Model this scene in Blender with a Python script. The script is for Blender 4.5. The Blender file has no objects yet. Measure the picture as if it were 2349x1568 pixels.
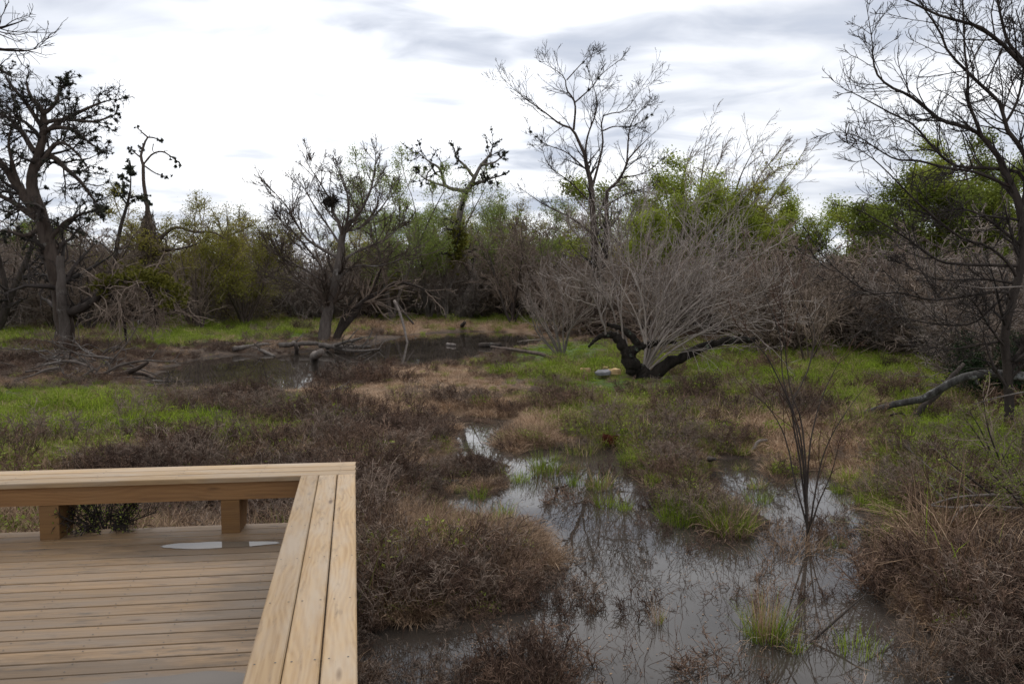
import bpy, math, random
import numpy as np
random.seed(7)
RNG = np.random.default_rng(7)
sc = bpy.context.scene
COL = sc.collection

# ------------------------------------------------------------------ camera
H = 2.6                                   # eye height above the pond water
FPX = 1827.0                              # focal length in units of a 2349 px wide frame
PITCH = math.atan(123 / FPX)
cam = bpy.data.cameras.new('camera')
cam.sensor_width = 36.0
cam.lens = FPX / 2349.0 * 36.0
cam.clip_start, cam.clip_end = 0.05, 3000
cam.dof.use_dof = True
cam.dof.focus_distance = 6.5
cam.dof.aperture_fstop = 6.5
camo = bpy.data.objects.new('camera', cam)
COL.objects.link(camo)
camo.location = (0, 0, H)
camo.rotation_euler = (math.pi / 2 - PITCH, 0, 0)
sc.camera = camo

# ------------------------------------------------------------------ sky, sun, exposure
SUN_AZ, SUN_EL = math.radians(-14), math.radians(50)      # behind the cloud, ahead and a little to the left
sdir = (math.sin(SUN_AZ) * math.cos(SUN_EL), math.cos(SUN_AZ) * math.cos(SUN_EL), math.sin(SUN_EL))
world = bpy.data.worlds.new('World')
sc.world = world
world.use_nodes = True
wn, wl = world.node_tree.nodes, world.node_tree.links
wn.clear()


class NT:
    """short hand for building node trees"""
    def __init__(s, tree):
        s.t = tree

    def n(s, typ, _in=None, **kw):
        nd = s.t.nodes.new(typ)
        for k, v in kw.items():
            setattr(nd, k, v)
        for k, v in (_in or {}).items():
            s.set(nd.inputs[k], v)
        return nd

    def set(s, sock, v):
        if isinstance(v, bpy.types.NodeSocket):
            s.t.links.new(v, sock)
        elif isinstance(v, bpy.types.Node):
            s.t.links.new(v.outputs[0], sock)
        else:
            if sock.type == 'RGBA' and len(v) == 3:
                v = (*v, 1)
            sock.default_value = v

    def math(s, op, a, b=0.0, c=0.0, clamp=False):
        nd = s.n('ShaderNodeMath', {0: a, 1: b, 2: c}, operation=op)
        nd.use_clamp = clamp
        return nd.outputs[0]

    def vmath(s, op, a, b=(0, 0, 0)):
        nd = s.n('ShaderNodeVectorMath', {0: a, 1: b}, operation=op)
        return nd.outputs['Value'] if op in ('DOT_PRODUCT', 'LENGTH', 'DISTANCE') else nd.outputs[0]

    def mix(s, f, a, b, blend='MIX'):
        nd = s.n('ShaderNodeMix', data_type='RGBA', blend_type=blend)
        s.set(nd.inputs[0], f)
        s.set(nd.inputs[6], a)
        s.set(nd.inputs[7], b)
        return nd.outputs[2]

    def ramp(s, f, stops, interp='LINEAR'):
        nd = s.n('ShaderNodeValToRGB', {0: f})
        cr = nd.color_ramp
        cr.interpolation = interp
        while len(cr.elements) < len(stops):
            cr.elements.new(0.5)
        for e, (p, c) in zip(cr.elements, stops):
            e.position = p
            e.color = (*c, 1) if not isinstance(c, (int, float)) else (c, c, c, 1)
        return nd.outputs[0]

    def noise(s, vec, scale, detail=4, rough=0.55, dist=0.0, dims='3D'):
        nd = s.n('ShaderNodeTexNoise', {'Scale': scale, 'Detail': detail, 'Roughness': rough, 'Distortion': dist}, noise_dimensions=dims)
        if vec is not None:
            s.set(nd.inputs['Vector'], vec)
        return nd.outputs[0]

    def mapping(s, vec, scale=(1, 1, 1), loc=(0, 0, 0), rot=(0, 0, 0)):
        return s.n('ShaderNodeMapping', {'Vector': vec, 'Scale': scale, 'Location': loc, 'Rotation': rot}).outputs[0]


w = NT(world.node_tree)
tc = w.n('ShaderNodeTexCoord').outputs['Generated']
sky = w.n('ShaderNodeTexSky', sky_type='NISHITA')
sky.sun_disc = False
sky.sun_elevation = SUN_EL
sky.sun_rotation = SUN_AZ
sky.air_density, sky.dust_density = 1.0, 1.5
sep = w.n('ShaderNodeSeparateXYZ', {0: tc})
zz = w.math('ADD', w.math('MAXIMUM', sep.outputs[2], 0.0), 0.10)
cx = w.math('DIVIDE', sep.outputs[0], zz)
cy = w.math('DIVIDE', sep.outputs[1], zz)
cv = w.n('ShaderNodeCombineXYZ', {0: cx, 1: cy, 2: 0.0}).outputs[0]
cv = w.mapping(cv, scale=(0.85, 1.25, 1), rot=(0, 0, math.radians(12)))
n1 = w.noise(cv, 0.75, 3, 0.5, 0.25)
n2 = w.noise(w.mapping(cv, loc=(7.3, 2.1, 0)), 2.6, 5, 0.52, 0.5)
cl = w.math('ADD', w.math('MULTIPLY', n1, 0.72), w.math('MULTIPLY', n2, 0.28))
ccol = w.ramp(cl, [(0.36, (0.42, 0.475, 0.59)), (0.45, (0.60, 0.635, 0.715)), (0.53, (0.79, 0.81, 0.855)), (0.62, (1.02, 1.03, 1.05))])
dt = w.math('MAXIMUM', w.vmath('DOT_PRODUCT', tc, sdir), 0.0)
glow = w.math('MULTIPLY', w.math('POWER', dt, 5.0), 0.28)
d2 = w.math('MAXIMUM', w.vmath('DOT_PRODUCT', tc, (math.sin(-0.13) * 0.94, math.cos(-0.13) * 0.94, 0.34)), 0.0)
glow = w.math('ADD', glow, w.math('MULTIPLY', w.math('POWER', d2, 14.0), 0.45))
glow = w.math('MULTIPLY', glow, w.math('MAXIMUM', w.math('MULTIPLY_ADD', cl, 7.0, -3.0), 0.0))
clouds = w.mix(1.0, ccol, w.n('ShaderNodeCombineColor', {0: glow, 1: glow, 2: glow}).outputs[0], 'ADD')
clouds10 = w.vmath('SCALE', clouds)
clouds10.node.inputs['Scale'].default_value = 10.0
final = w.mix(0.94, sky.outputs[0], clouds10)
bg = w.n('ShaderNodeBackground', {0: final, 1: 0.1})
wo = w.n('ShaderNodeOutputWorld', {0: bg})

sun = bpy.data.lights.new('sun', 'SUN')
sun.energy = 1.5
sun.angle = math.radians(40)
sun.color = (1.0, 0.96, 0.9)
suno = bpy.data.objects.new('sun', sun)
COL.objects.link(suno)
suno.rotation_euler = (math.pi / 2 - SUN_EL, 0, math.pi - SUN_AZ)

vs = sc.view_settings
vs.view_transform = 'Standard'
vs.look = 'None'
vs.exposure = 0.22
vs.gamma = 1.0
vs.use_curve_mapping = False


# ------------------------------------------------------------------ geometry helpers
def ray(px, py):
    xc, yc = (px - 1174.5) / FPX, -(py - 784.0) / FPX
    return np.array([xc, math.cos(PITCH) + yc * math.sin(PITCH), -math.sin(PITCH) + yc * math.cos(PITCH)])


def G(px, py, z=0.0):
    """the place on the level z that was measured at a point of the photograph"""
    d = ray(px, py)
    t = (z - H) / d[2]
    return np.array([d[0] * t, d[1] * t, z])


def P(px, py, Y):
    d = ray(px, py)
    return np.array([0, 0, H]) + d * (Y / d[1])


def vnoise(x, y, seed=0):
    tab = np.random.default_rng(1000 + seed).random((256, 256))
    xi, yi = np.floor(x).astype(int), np.floor(y).astype(int)
    fx, fy = x - xi, y - yi
    fx, fy = fx * fx * (3 - 2 * fx), fy * fy * (3 - 2 * fy)
    g = lambda a, b: tab[a % 256, b % 256]
    return (g(xi, yi) * (1 - fx) + g(xi + 1, yi) * fx) * (1 - fy) + (g(xi, yi + 1) * (1 - fx) + g(xi + 1, yi + 1) * fx) * fy


def fbm(x, y, seed=0, o=4):
    x, y = np.asarray(x, float), np.asarray(y, float)
    s, a, t = 0.0, 1.0, 0.0
    for k in range(o):
        s = s + a * vnoise(x * 2 ** k + 17.3 * k, y * 2 ** k + 9.1 * k, seed + k)
        t += a
        a *= 0.5
    return s / t


def new_mesh(name, verts, faces_list, mats, smooth=True):
    """faces_list: list of (M,k) int arrays, mats: list of materials or (material, per-face index)"""
    me = bpy.data.meshes.new(name)
    verts = np.asarray(verts, np.float32)
    me.vertices.add(len(verts))
    me.vertices.foreach_set('co', verts.ravel())
    fl = [f for f in faces_list if len(f)]
    loops = np.concatenate([f.ravel() for f in fl]).astype(np.int32)
    tot = np.concatenate([np.full(len(f), f.shape[1]) for f in fl]).astype(np.int32)
    start = np.concatenate([[0], np.cumsum(tot)[:-1]]).astype(np.int32)
    me.loops.add(len(loops))
    me.loops.foreach_set('vertex_index', loops)
    me.polygons.add(len(tot))
    me.polygons.foreach_set('loop_start', start)
    me.polygons.foreach_set('loop_total', tot)
    me.polygons.foreach_set('use_smooth', np.full(len(tot), smooth))
    for m in mats:
        me.materials.append(m)
    me.update(calc_edges=True)
    return me


def link(name, me, parent=None, loc=None):
    o = bpy.data.objects.new(name, me)
    COL.objects.link(o)
    if parent is not None:
        o.parent = parent
    if loc is not None:
        o.location = loc
    return o


def tag(o, label=None, cat=None, group=None, kind=None):
    if label: o['label'] = label
    if cat: o['category'] = cat
    if group: o['group'] = group
    if kind: o['kind'] = kind
    return o


def empty(name, loc, rz=0.0):
    o = bpy.data.objects.new(name, None)
    COL.objects.link(o)
    o.location = loc
    o.rotation_euler = (0, 0, rz)
    o.empty_display_size = 0.2
    return o


def norm(v):
    return v / np.maximum(np.linalg.norm(v, axis=-1, keepdims=True), 1e-9)


def tubes(groups):
    """groups of (pts N,P,3, rad N,P, K) -> verts, quads, caps"""
    V, F, off = [], [], 0
    for pts, rad, K in groups:
        N, Pn, _ = pts.shape
        if N == 0:
            continue
        T = norm(np.gradient(pts, axis=1))
        r = np.random.default_rng(N * 31 + Pn).normal(size=(N, 3))
        U = np.empty_like(pts)
        u = norm(r - T[:, 0] * np.sum(r * T[:, 0], -1, keepdims=True))
        for i in range(Pn):
            u = norm(u - T[:, i] * np.sum(u * T[:, i], -1, keepdims=True))
            U[:, i] = u
        W = np.cross(T, U)
        a = np.arange(K) * 2 * math.pi / K
        ring = pts[:, :, None] + rad[:, :, None, None] * (np.cos(a)[None, None, :, None] * U[:, :, None] + np.sin(a)[None, None, :, None] * W[:, :, None])
        V.append(ring.reshape(-1, 3))
        idx = off + np.arange(N * Pn * K).reshape(N, Pn, K)
        A, B = idx[:, :-1], idx[:, 1:]
        F.append(np.stack([A, np.roll(A, -1, 2), np.roll(B, -1, 2), B], -1).reshape(-1, 4))
        off += N * Pn * K
    return np.concatenate(V), np.concatenate(F)


def resample(pts, rad, n):
    """smooth polyline through pts (Catmull-Rom), n points evenly along it"""
    pts, rad = np.asarray(pts, float), np.asarray(rad, float)
    q = np.concatenate([[2 * pts[0] - pts[1]], pts, [2 * pts[-1] - pts[-2]]])
    out, ro = [], []
    for i in range(len(pts) - 1):
        p0, p1, p2, p3 = q[i:i + 4]
        for t in np.linspace(0, 1, 8, endpoint=False):
            out.append(0.5 * (2 * p1 + (p2 - p0) * t + (2 * p0 - 5 * p1 + 4 * p2 - p3) * t * t + (3 * p1 - p0 - 3 * p2 + p3) * t ** 3))
            ro.append(rad[i] * (1 - t) + rad[i + 1] * t)
    out.append(pts[-1]); ro.append(rad[-1])
    out, ro = np.array(out), np.array(ro)
    s = np.concatenate([[0], np.cumsum(np.linalg.norm(np.diff(out, axis=0), axis=1))])
    x = np.linspace(0, s[-1], n)
    return np.stack([np.interp(x, s, out[:, k]) for k in range(3)], 1), np.interp(x, s, ro)


def spawn(pts, rad, rng, n=8, t0=0.15, t1=1.0, ang=45, angj=15, lr=0.5, lmax=9, lmin=0.05, rr=0.6, rtip=0.004, Pn=5, wig=0.18, trop=0.05, wind=(0, 0, 0), flat=0.0, per_m=None, tip=True):
    """grow children from every branch of a level: returns pts, rad of the next level"""
    N, Q, _ = pts.shape
    seg = np.linalg.norm(np.diff(pts, axis=1), axis=2)
    plen = seg.sum(1)
    cnt = np.full(N, n) if per_m is None else np.clip((plen * per_m).astype(int), 2, n)
    cnt = np.maximum(1, (cnt * rng.uniform(0.7, 1.3, N)).astype(int))
    par = np.repeat(np.arange(N), cnt)
    M = len(par)
    t = rng.uniform(t0, t1, M)
    if tip:
        first = np.concatenate([[0], np.cumsum(cnt)[:-1]])
        t[first] = 0.97
    f = t * (Q - 1)
    i = np.minimum(f.astype(int), Q - 2)
    fr = (f - i)[:, None]
    p0 = pts[par, i] * (1 - fr) + pts[par, i + 1] * fr
    r0 = (rad[par, i] * (1 - fr[:, 0]) + rad[par, i + 1] * fr[:, 0])
    T = norm(pts[par, i + 1] - pts[par, i])
    perp = rng.normal(size=(M, 3))
    perp[:, 2] *= (1 - flat)
    perp = norm(perp - T * np.sum(perp * T, -1, keepdims=True))
    a = np.radians(rng.normal(ang, angj, M))
    if tip:
        a[first] *= 0.3
    d = norm(T * np.cos(a)[:, None] + perp * np.sin(a)[:, None])
    L = np.clip(lr * plen[par] * (1.05 - 0.6 * t) * rng.uniform(0.55, 1.25, M), lmin, lmax)
    step = (L / (Pn - 1))[:, None]
    out = np.empty((M, Pn, 3))
    out[:, 0] = p0
    wv = np.array(wind)
    for k in range(1, Pn):
        d = norm(d + rng.normal(size=(M, 3)) * wig + np.array([0, 0, trop]) + wv)
        out[:, k] = out[:, k - 1] + d * step
    rb = np.maximum(np.minimum(r0 * rr, r0 * 0.92), rtip * 1.3)
    tt = np.linspace(0, 1, Pn)[None]
    ro = rb[:, None] * (1 - tt) ** 0.8 + rtip * tt
    return out, np.maximum(ro, rtip * 0.8)


def stack_limbs(limbs, n=14, jit=0.0, rng=RNG):
    ps, rs = [], []
    for pts, rad in limbs:
        p, r = resample(pts, rad, n)
        ps.append(p)
        rs.append(r)
    p, r = np.array(ps), np.array(rs)
    if jit:
        j = rng.normal(size=p.shape) * r[:, :, None] * jit
        j[:, 0] = 0
        p = p + j
        r = r * (1 + rng.normal(size=r.shape) * jit * 0.5)
    return p, r


def leaf_quads(pts, size, rng, droop=0.0, asp=0.55):
    N = len(pts)
    a = norm(rng.normal(size=(N, 3)) + np.array([0, 0, -droop]))
    b = norm(np.cross(a, rng.normal(size=(N, 3))))
    s = size * rng.uniform(0.6, 1.3, N)[:, None]
    V = np.stack([pts, pts + a * s * 0.5 + b * s * asp * 0.5, pts + a * s, pts + a * s * 0.5 - b * s * asp * 0.5], 1)
    return V.reshape(-1, 3), np.arange(N * 4).reshape(N, 4)


def spiky(pts, r, rng, k=22, wid=0.34):
    """balls of stiff pointed leaves, as ball moss has"""
    N = len(pts)
    rr = np.asarray(r).reshape(-1, 1, 1) * rng.uniform(0.6, 1.25, (N, k, 1))
    d = norm(rng.normal(size=(N, k, 3)))
    s = norm(np.cross(d, rng.normal(size=(N, k, 3)))) * rr * wid
    c = pts[:, None]
    V = np.stack([c - s - d * rr * 0.15, c + s - d * rr * 0.15, c + d * rr], 2).reshape(-1, 3)
    return V, np.arange(N * k * 3).reshape(-1, 3)


def along(pts, rad, n, rng, t0=0.0):
    N, Q, _ = pts.shape
    b = rng.integers(0, N, n)
    f = rng.uniform(t0, 1, n) * (Q - 1.001)
    i = f.astype(int)
    fr = (f - i)[:, None]
    return pts[b, i] * (1 - fr) + pts[b, i + 1] * fr, rad[b, i]


# ------------------------------------------------------------------ materials
def material(name):
    m = bpy.data.materials.new(name)
    m.use_nodes = True
    m.node_tree.nodes.clear()
    t = NT(m.node_tree)
    b = t.n('ShaderNodeBsdfPrincipled')
    t.n('ShaderNodeOutputMaterial', {0: b.outputs[0]})
    return m, t, b


def mat_bark(name, ca, cb, lichen=None, lamt=0.45, scale=6.0, bump=0.5, stretch=0.3):
    m, t, b = material(name)
    co = t.n('ShaderNodeTexCoord').outputs['Object']
    rnd = t.n('ShaderNodeObjectInfo').outputs['Random']
    n = t.noise(t.mapping(co, scale=(1, 1, stretch)), scale, 6, 0.65)
    c = t.mix(t.ramp(n, [(0.33, 0.0), (0.66, 1.0)]), ca, cb)
    if lichen:
        nl = t.noise(co, scale * 0.55, 5, 0.7)
        c = t.mix(t.ramp(nl, [(1 - lamt - 0.03, 0.0), (1 - lamt + 0.05, 1.0)]), c, lichen)
    k = t.math('MULTIPLY_ADD', rnd, 0.5, 0.75)
    c = t.mix(1.0, c, t.n('ShaderNodeCombineColor', {0: k, 1: k, 2: k}).outputs[0], 'MULTIPLY')
    t.set(b.inputs['Base Color'], c)
    t.set(b.inputs['Roughness'], 0.95)
    b.inputs['Specular IOR Level'].default_value = 0.15
    if bump:
        t.set(b.inputs['Normal'], t.n('ShaderNodeBump', {'Strength': min(1.0, bump * 1.8), 'Distance': 0.07, 'Height': n}).outputs[0])
    return m


def mat_plain(name, ca, cb, scale=3.0, rough=0.8, var=0.35, trans=0.0, spec=0.15):
    """thin vegetation: two tones by position, brightness by instance; trans = share of light let through"""
    m, t, b = material(name)
    g = t.n('ShaderNodeNewGeometry')
    oi = t.n('ShaderNodeObjectInfo')
    rnd, isl = oi.outputs['Random'], g.outputs['Random Per Island']
    n = t.noise(g.outputs['Position'], scale, 3, 0.6)
    f = t.math('ADD', t.math('MULTIPLY', n, 0.7), t.math('MULTIPLY', isl, 0.45))
    c = t.mix(t.ramp(f, [(0.35, 0.0), (0.8, 1.0)]), ca, cb)
    k = t.math('MULTIPLY_ADD', t.math('ADD', t.math('MULTIPLY', rnd, 0.6), t.math('MULTIPLY', isl, 0.4)), 2 * var, 1 - var)
    c = t.mix(1.0, c, t.n('ShaderNodeCombineColor', {0: k, 1: k, 2: k}).outputs[0], 'MULTIPLY')
    c = t.mix(1.0, c, oi.outputs['Color'], 'MULTIPLY')
    t.set(b.inputs['Base Color'], c)
    b.inputs['Roughness'].default_value = rough
    b.inputs['Specular IOR Level'].default_value = spec
    if trans:
        tr = t.n('ShaderNodeBsdfTranslucent', {0: c})
        mx = t.n('ShaderNodeMixShader', {0: trans, 1: b.outputs[0], 2: tr.outputs[0]})
        out = [q for q in t.t.nodes if q.type == 'OUTPUT_MATERIAL'][0]
        t.set(out.inputs[0], mx.outputs[0])
    return m


def mat_wood(name, light, dark, grey, greyamt=0.4, stain=0.5, rough=0.7, ring=0.16, wet=(), vert=False):
    m, t, b = material(name)
    tcn = t.n('ShaderNodeTexCoord')
    rnd = t.n('ShaderNodeObjectInfo').outputs['Random']
    off = t.n('ShaderNodeCombineXYZ', {0: t.math('MULTIPLY', rnd, 61.0), 1: t.math('MULTIPLY', rnd, 23.0), 2: t.math('MULTIPLY', rnd, 7.0)}).outputs[0]
    oc = tcn.outputs['Object']
    if vert:                                            # a board seen on its narrow side: figure runs over its height
        sx = t.n('ShaderNodeSeparateXYZ', {0: oc})
        oc = t.n('ShaderNodeCombineXYZ', {0: sx.outputs[0], 1: sx.outputs[2], 2: sx.outputs[1]}).outputs[0]
    co = t.vmath('ADD', oc, off)
    # growth rings cut lengthwise: stretched waves bent by noise
    bend = t.noise(t.mapping(co, scale=(0.7, 2.5, 2.5)), 1.6, 2, 0.5)
    bv = t.n('ShaderNodeCombineXYZ', {0: 0.0, 1: t.math('MULTIPLY', bend, 0.26), 2: 0.0}).outputs[0]
    wv = t.n('ShaderNodeTexWave', {'Vector': t.vmath('ADD', t.mapping(co, scale=(0.05, 1, 1)), bv), 'Scale': 11.0, 'Distortion': 2.2, 'Detail': 3.0, 'Detail Scale': 1.2, 'Detail Roughness': 0.6}, wave_type='BANDS', bands_direction='Y').outputs[1]
    fine = t.noise(t.mapping(co, scale=(2.5, 90, 90)), 1.0, 4, 0.6)
    coarse = t.noise(t.mapping(co, scale=(1.2, 26, 26)), 1.0, 4, 0.6)
    gr = t.math('ADD', t.math('MULTIPLY', wv, ring), t.math('ADD', t.math('MULTIPLY', fine, 0.45), t.math('MULTIPLY', coarse, 0.55 - ring)))
    c = t.mix(t.ramp(gr, [(0.30, 1.0), (0.60, 0.0)]), light, dark)
    # weathered grey areas, blotchy and drawn out along the board
    wz = t.noise(t.mapping(co, scale=(1.3, 6, 6)), 1.2, 5, 0.62)
    c = t.mix(t.math('MULTIPLY', t.ramp(wz, [(0.42, 0.0), (0.66, 1.0)]), greyamt), c, grey)
    # dark mildew and damp stains
    st = t.noise(t.mapping(co, scale=(2.0, 9, 9), loc=(5, 3, 1)), 1.7, 6, 0.68)
    c = t.mix(t.math('MULTIPLY', t.ramp(st, [(0.56, 0.0), (0.74, 1.0)]), stain), c, (0.05, 0.038, 0.028))
    # dark wet wood round the two puddles
    pos = t.n('ShaderNodeNewGeometry').outputs['Position']
    if wet:
        wn_ = t.math('MULTIPLY_ADD', t.noise(t.mapping(pos, scale=(2.2, 7, 1)), 1.5, 4, 0.6), 1.3, -0.65)
        for (mx_, my_, sx_, sy_) in wet:
            dd = t.vmath('LENGTH', t.vmath('MULTIPLY', t.vmath('SUBTRACT', pos, (mx_, my_, 0.68)), (1 / sx_, 1 / sy_, 0.0)))
            wm = t.ramp(t.math('ADD', dd, wn_), [(0.55, 1.0), (1.0, 0.0)])
            c = t.mix(t.math('MULTIPLY', wm, 0.62), c, (0.07, 0.045, 0.026))
    # knots
    vo = t.n('ShaderNodeTexVoronoi', {'Vector': t.mapping(co, scale=(1.9, 8.5, 0.01)), 'Scale': 1.0, 'Randomness': 1.0}, feature='F1')
    pick = t.math('GREATER_THAN', t.n('ShaderNodeSeparateColor', {0: vo.outputs['Color']}).outputs[0], 0.72)
    kn = t.math('MULTIPLY', t.ramp(vo.outputs['Distance'], [(0.05, 1.0), (0.15, 0.0)]), pick)
    c = t.mix(t.math('MULTIPLY', kn, 0.85), c, (0.07, 0.035, 0.016))
    k = t.math('MULTIPLY_ADD', rnd, 0.34, 0.83)
    c = t.mix(1.0, c, t.n('ShaderNodeCombineColor', {0: k, 1: k, 2: t.math('MULTIPLY', k, 0.98)}).outputs[0], 'MULTIPLY')
    t.set(b.inputs['Base Color'], c)
    t.set(b.inputs['Roughness'], t.math('MULTIPLY_ADD', wz, -0.35, rough + 0.15))
    b.inputs['Specular IOR Level'].default_value = 0.3
    t.set(b.inputs['Normal'], t.n('ShaderNodeBump', {'Strength': 0.35, 'Distance': 0.004, 'Height': gr}).outputs[0])
    return m


M_DECK = mat_wood('weathered_deck_wood', (0.262, 0.165, 0.084), (0.142, 0.083, 0.039), (0.172, 0.124, 0.085), 0.7, 0.9, 0.62, 0.08, wet=[(-2.2, 5.75, 1.0, 0.35), (-1.3, 4.9, 0.8, 0.9), (-2.0, 3.75, 1.5, 0.35)])
M_SEAT = mat_wood('bench_pine', (0.385, 0.262, 0.142), (0.27, 0.168, 0.083), (0.345, 0.272, 0.2), 0.75, 0.55, 0.7, 0.14)
M_APRON = mat_wood('orange_brown_pine', (0.265, 0.14, 0.056), (0.17, 0.08, 0.03), (0.2, 0.12, 0.06), 0.3, 0.3, 0.7, 0.1, vert=True)  # orange-brown pine of the aprons, rim joists and deck supports
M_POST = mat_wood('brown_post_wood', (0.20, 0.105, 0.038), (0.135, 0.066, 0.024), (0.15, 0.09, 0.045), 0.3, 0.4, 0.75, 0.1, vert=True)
M_BARK_DARK = mat_bark('dark_bark', (0.028, 0.022, 0.019), (0.075, 0.06, 0.05), (0.13, 0.13, 0.115), 0.34, 5)
M_BARK_BROWN = mat_bark('brown_bark', (0.05, 0.036, 0.028), (0.12, 0.092, 0.075), (0.17, 0.155, 0.135), 0.34, 5)
M_BARK_MOSSY = mat_bark('black_mossy_bark', (0.012, 0.010, 0.008), (0.04, 0.032, 0.026), (0.14, 0.165, 0.125), 0.36, 7)
M_BARK_PALE = mat_bark('pale_bark', (0.13, 0.105, 0.09), (0.25, 0.215, 0.19), (0.33, 0.31, 0.29), 0.36, 5)
M_BARK_GREY = mat_bark('grey_dead_wood', (0.10, 0.083, 0.072), (0.22, 0.19, 0.165), None, 0.3, 8)
M_BARK_GREY2 = mat_bark('greyish_bark', (0.06, 0.048, 0.04), (0.15, 0.125, 0.108), (0.22, 0.2, 0.18), 0.40, 3)
M_TWIG_DARK = mat_plain('dark_twigs', (0.030, 0.025, 0.022), (0.062, 0.05, 0.044), 2.0)
M_TWIG_BROWN = mat_plain('brown_twigs', (0.125, 0.092, 0.07), (0.26, 0.20, 0.155), 0.6)
M_TWIG_SILVER = mat_plain('silvery_twigs', (0.165, 0.136, 0.116), (0.37, 0.318, 0.28), 1.0)
M_BRUSH_GREY = mat_plain('greyish_dead_brush', (0.105, 0.078, 0.06), (0.26, 0.195, 0.15), 0.8)
M_BRUSH_DARK = mat_plain('dark_dead_brush', (0.05, 0.031, 0.023), (0.135, 0.086, 0.062), 0.8)
M_TWIG_MID = mat_plain('mid_brown_twigs', (0.06, 0.044, 0.034), (0.135, 0.1, 0.078), 0.8)
M_TWIG_GREY = mat_plain('grey_twigs', (0.145, 0.115, 0.095), (0.29, 0.24, 0.205), 1.0)
M_TWIG_RED = mat_plain('reddish_twigs', (0.06, 0.032, 0.022), (0.11, 0.062, 0.042), 2.0)
M_BALLMOSS = mat_plain('ball_moss', (0.035, 0.038, 0.026), (0.085, 0.088, 0.06), 2.0)
M_MOSS = mat_plain('yellow_green_moss', (0.075, 0.075, 0.012), (0.19, 0.18, 0.03), 2.0, trans=0.2)
M_LEAF_SPRING = mat_plain('spring_leaves', (0.14, 0.175, 0.03), (0.31, 0.37, 0.075), 0.5, trans=0.4)
M_LEAF_OLIVE = mat_plain('olive_buds', (0.23, 0.205, 0.036), (0.38, 0.34, 0.08), 0.5, trans=0.3)
M_LEAF_PALE = mat_plain('pale_young_leaves', (0.16, 0.20, 0.05), (0.32, 0.38, 0.12), 0.5, trans=0.35)
M_LEAF_CEDAR = mat_plain('cedar_needles', (0.014, 0.026, 0.010), (0.03, 0.05, 0.017), 1.0)
M_GRASS = mat_plain('green_grass', (0.10, 0.15, 0.014), (0.31, 0.39, 0.045), 0.9, trans=0.4)
M_WEED = mat_plain('yellow_green_weeds', (0.13, 0.165, 0.022), (0.29, 0.33, 0.065), 0.9, trans=0.3)
M_STRAW = mat_plain('dry_straw', (0.32, 0.205, 0.125), (0.58, 0.415, 0.275), 0.9, trans=0.15)
M_BRUSH = mat_plain('dead_brown_brush', (0.085, 0.053, 0.037), (0.225, 0.145, 0.10), 0.8)
M_DEADGRASS = mat_plain('dark_dead_grass', (0.12, 0.074, 0.044), (0.30, 0.20, 0.125), 0.9)


def mat_ground():
    m, t, b = material('marsh_soil')
    pos = t.n('ShaderNodeNewGeometry').outputs['Position']
    at = t.n('ShaderNodeSeparateColor', {0: t.n('ShaderNodeAttribute', attribute_name='cover').outputs['Color']})
    n1 = t.noise(pos, 1.3, 6, 0.65)
    n2 = t.noise(pos, 9.0, 5, 0.7)
    base = t.mix(t.ramp(n2, [(0.35, 0.0), (0.65, 1.0)]), (0.042, 0.029, 0.021), (0.125, 0.083, 0.056))
    straw = t.mix(n2, (0.15, 0.09, 0.05), (0.30, 0.20, 0.12))
    green = t.mix(t.ramp(n2, [(0.35, 0.0), (0.65, 1.0)]), (0.035, 0.06, 0.010), (0.10, 0.15, 0.022))
    c = t.mix(t.math('MULTIPLY', at.outputs[1], 0.8), base, straw)
    c = t.mix(t.math('MULTIPLY', at.outputs[0], t.ramp(n1, [(0.3, 0.45), (0.55, 1.0)])), c, green)
    c = t.mix(at.outputs[2], c, (0.024, 0.018, 0.014))
    t.set(b.inputs['Base Color'], c)
    b.inputs['Roughness'].default_value = 0.9
    b.inputs['Specular IOR Level'].default_value = 0.2
    t.set(b.inputs['Normal'], t.n('ShaderNodeBump', {'Strength': 0.9, 'Distance': 0.06, 'Height': n2}).outputs[0])
    return m


def mat_water(name, ca, cb, rough=0.01, bump=0.05):
    m, t, b = material(name)
    pos = t.n('ShaderNodeNewGeometry').outputs['Position']
    n = t.noise(pos, 0.5, 4, 0.6)
    t.set(b.inputs['Base Color'], t.mix(t.ramp(n, [(0.35, 0.0), (0.65, 1.0)]), ca, cb))
    b.inputs['Roughness'].default_value = rough
    b.inputs['IOR'].default_value = 1.33
    if bump:
        rp = t.noise(t.mapping(pos, scale=(1, 0.7, 1)), 3.5, 3, 0.5)
        t.set(b.inputs['Normal'], t.n('ShaderNodeBump', {'Strength': bump, 'Distance': 0.012, 'Height': rp}).outputs[0])
    return m


M_GROUND = mat_ground()
M_WATER = mat_water('murky_water', (0.032, 0.026, 0.021), (0.056, 0.046, 0.038))
M_PUDDLE = mat_water('rain_water', (0.10, 0.08, 0.06), (0.13, 0.105, 0.08), 0.0, 0.0)

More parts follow.
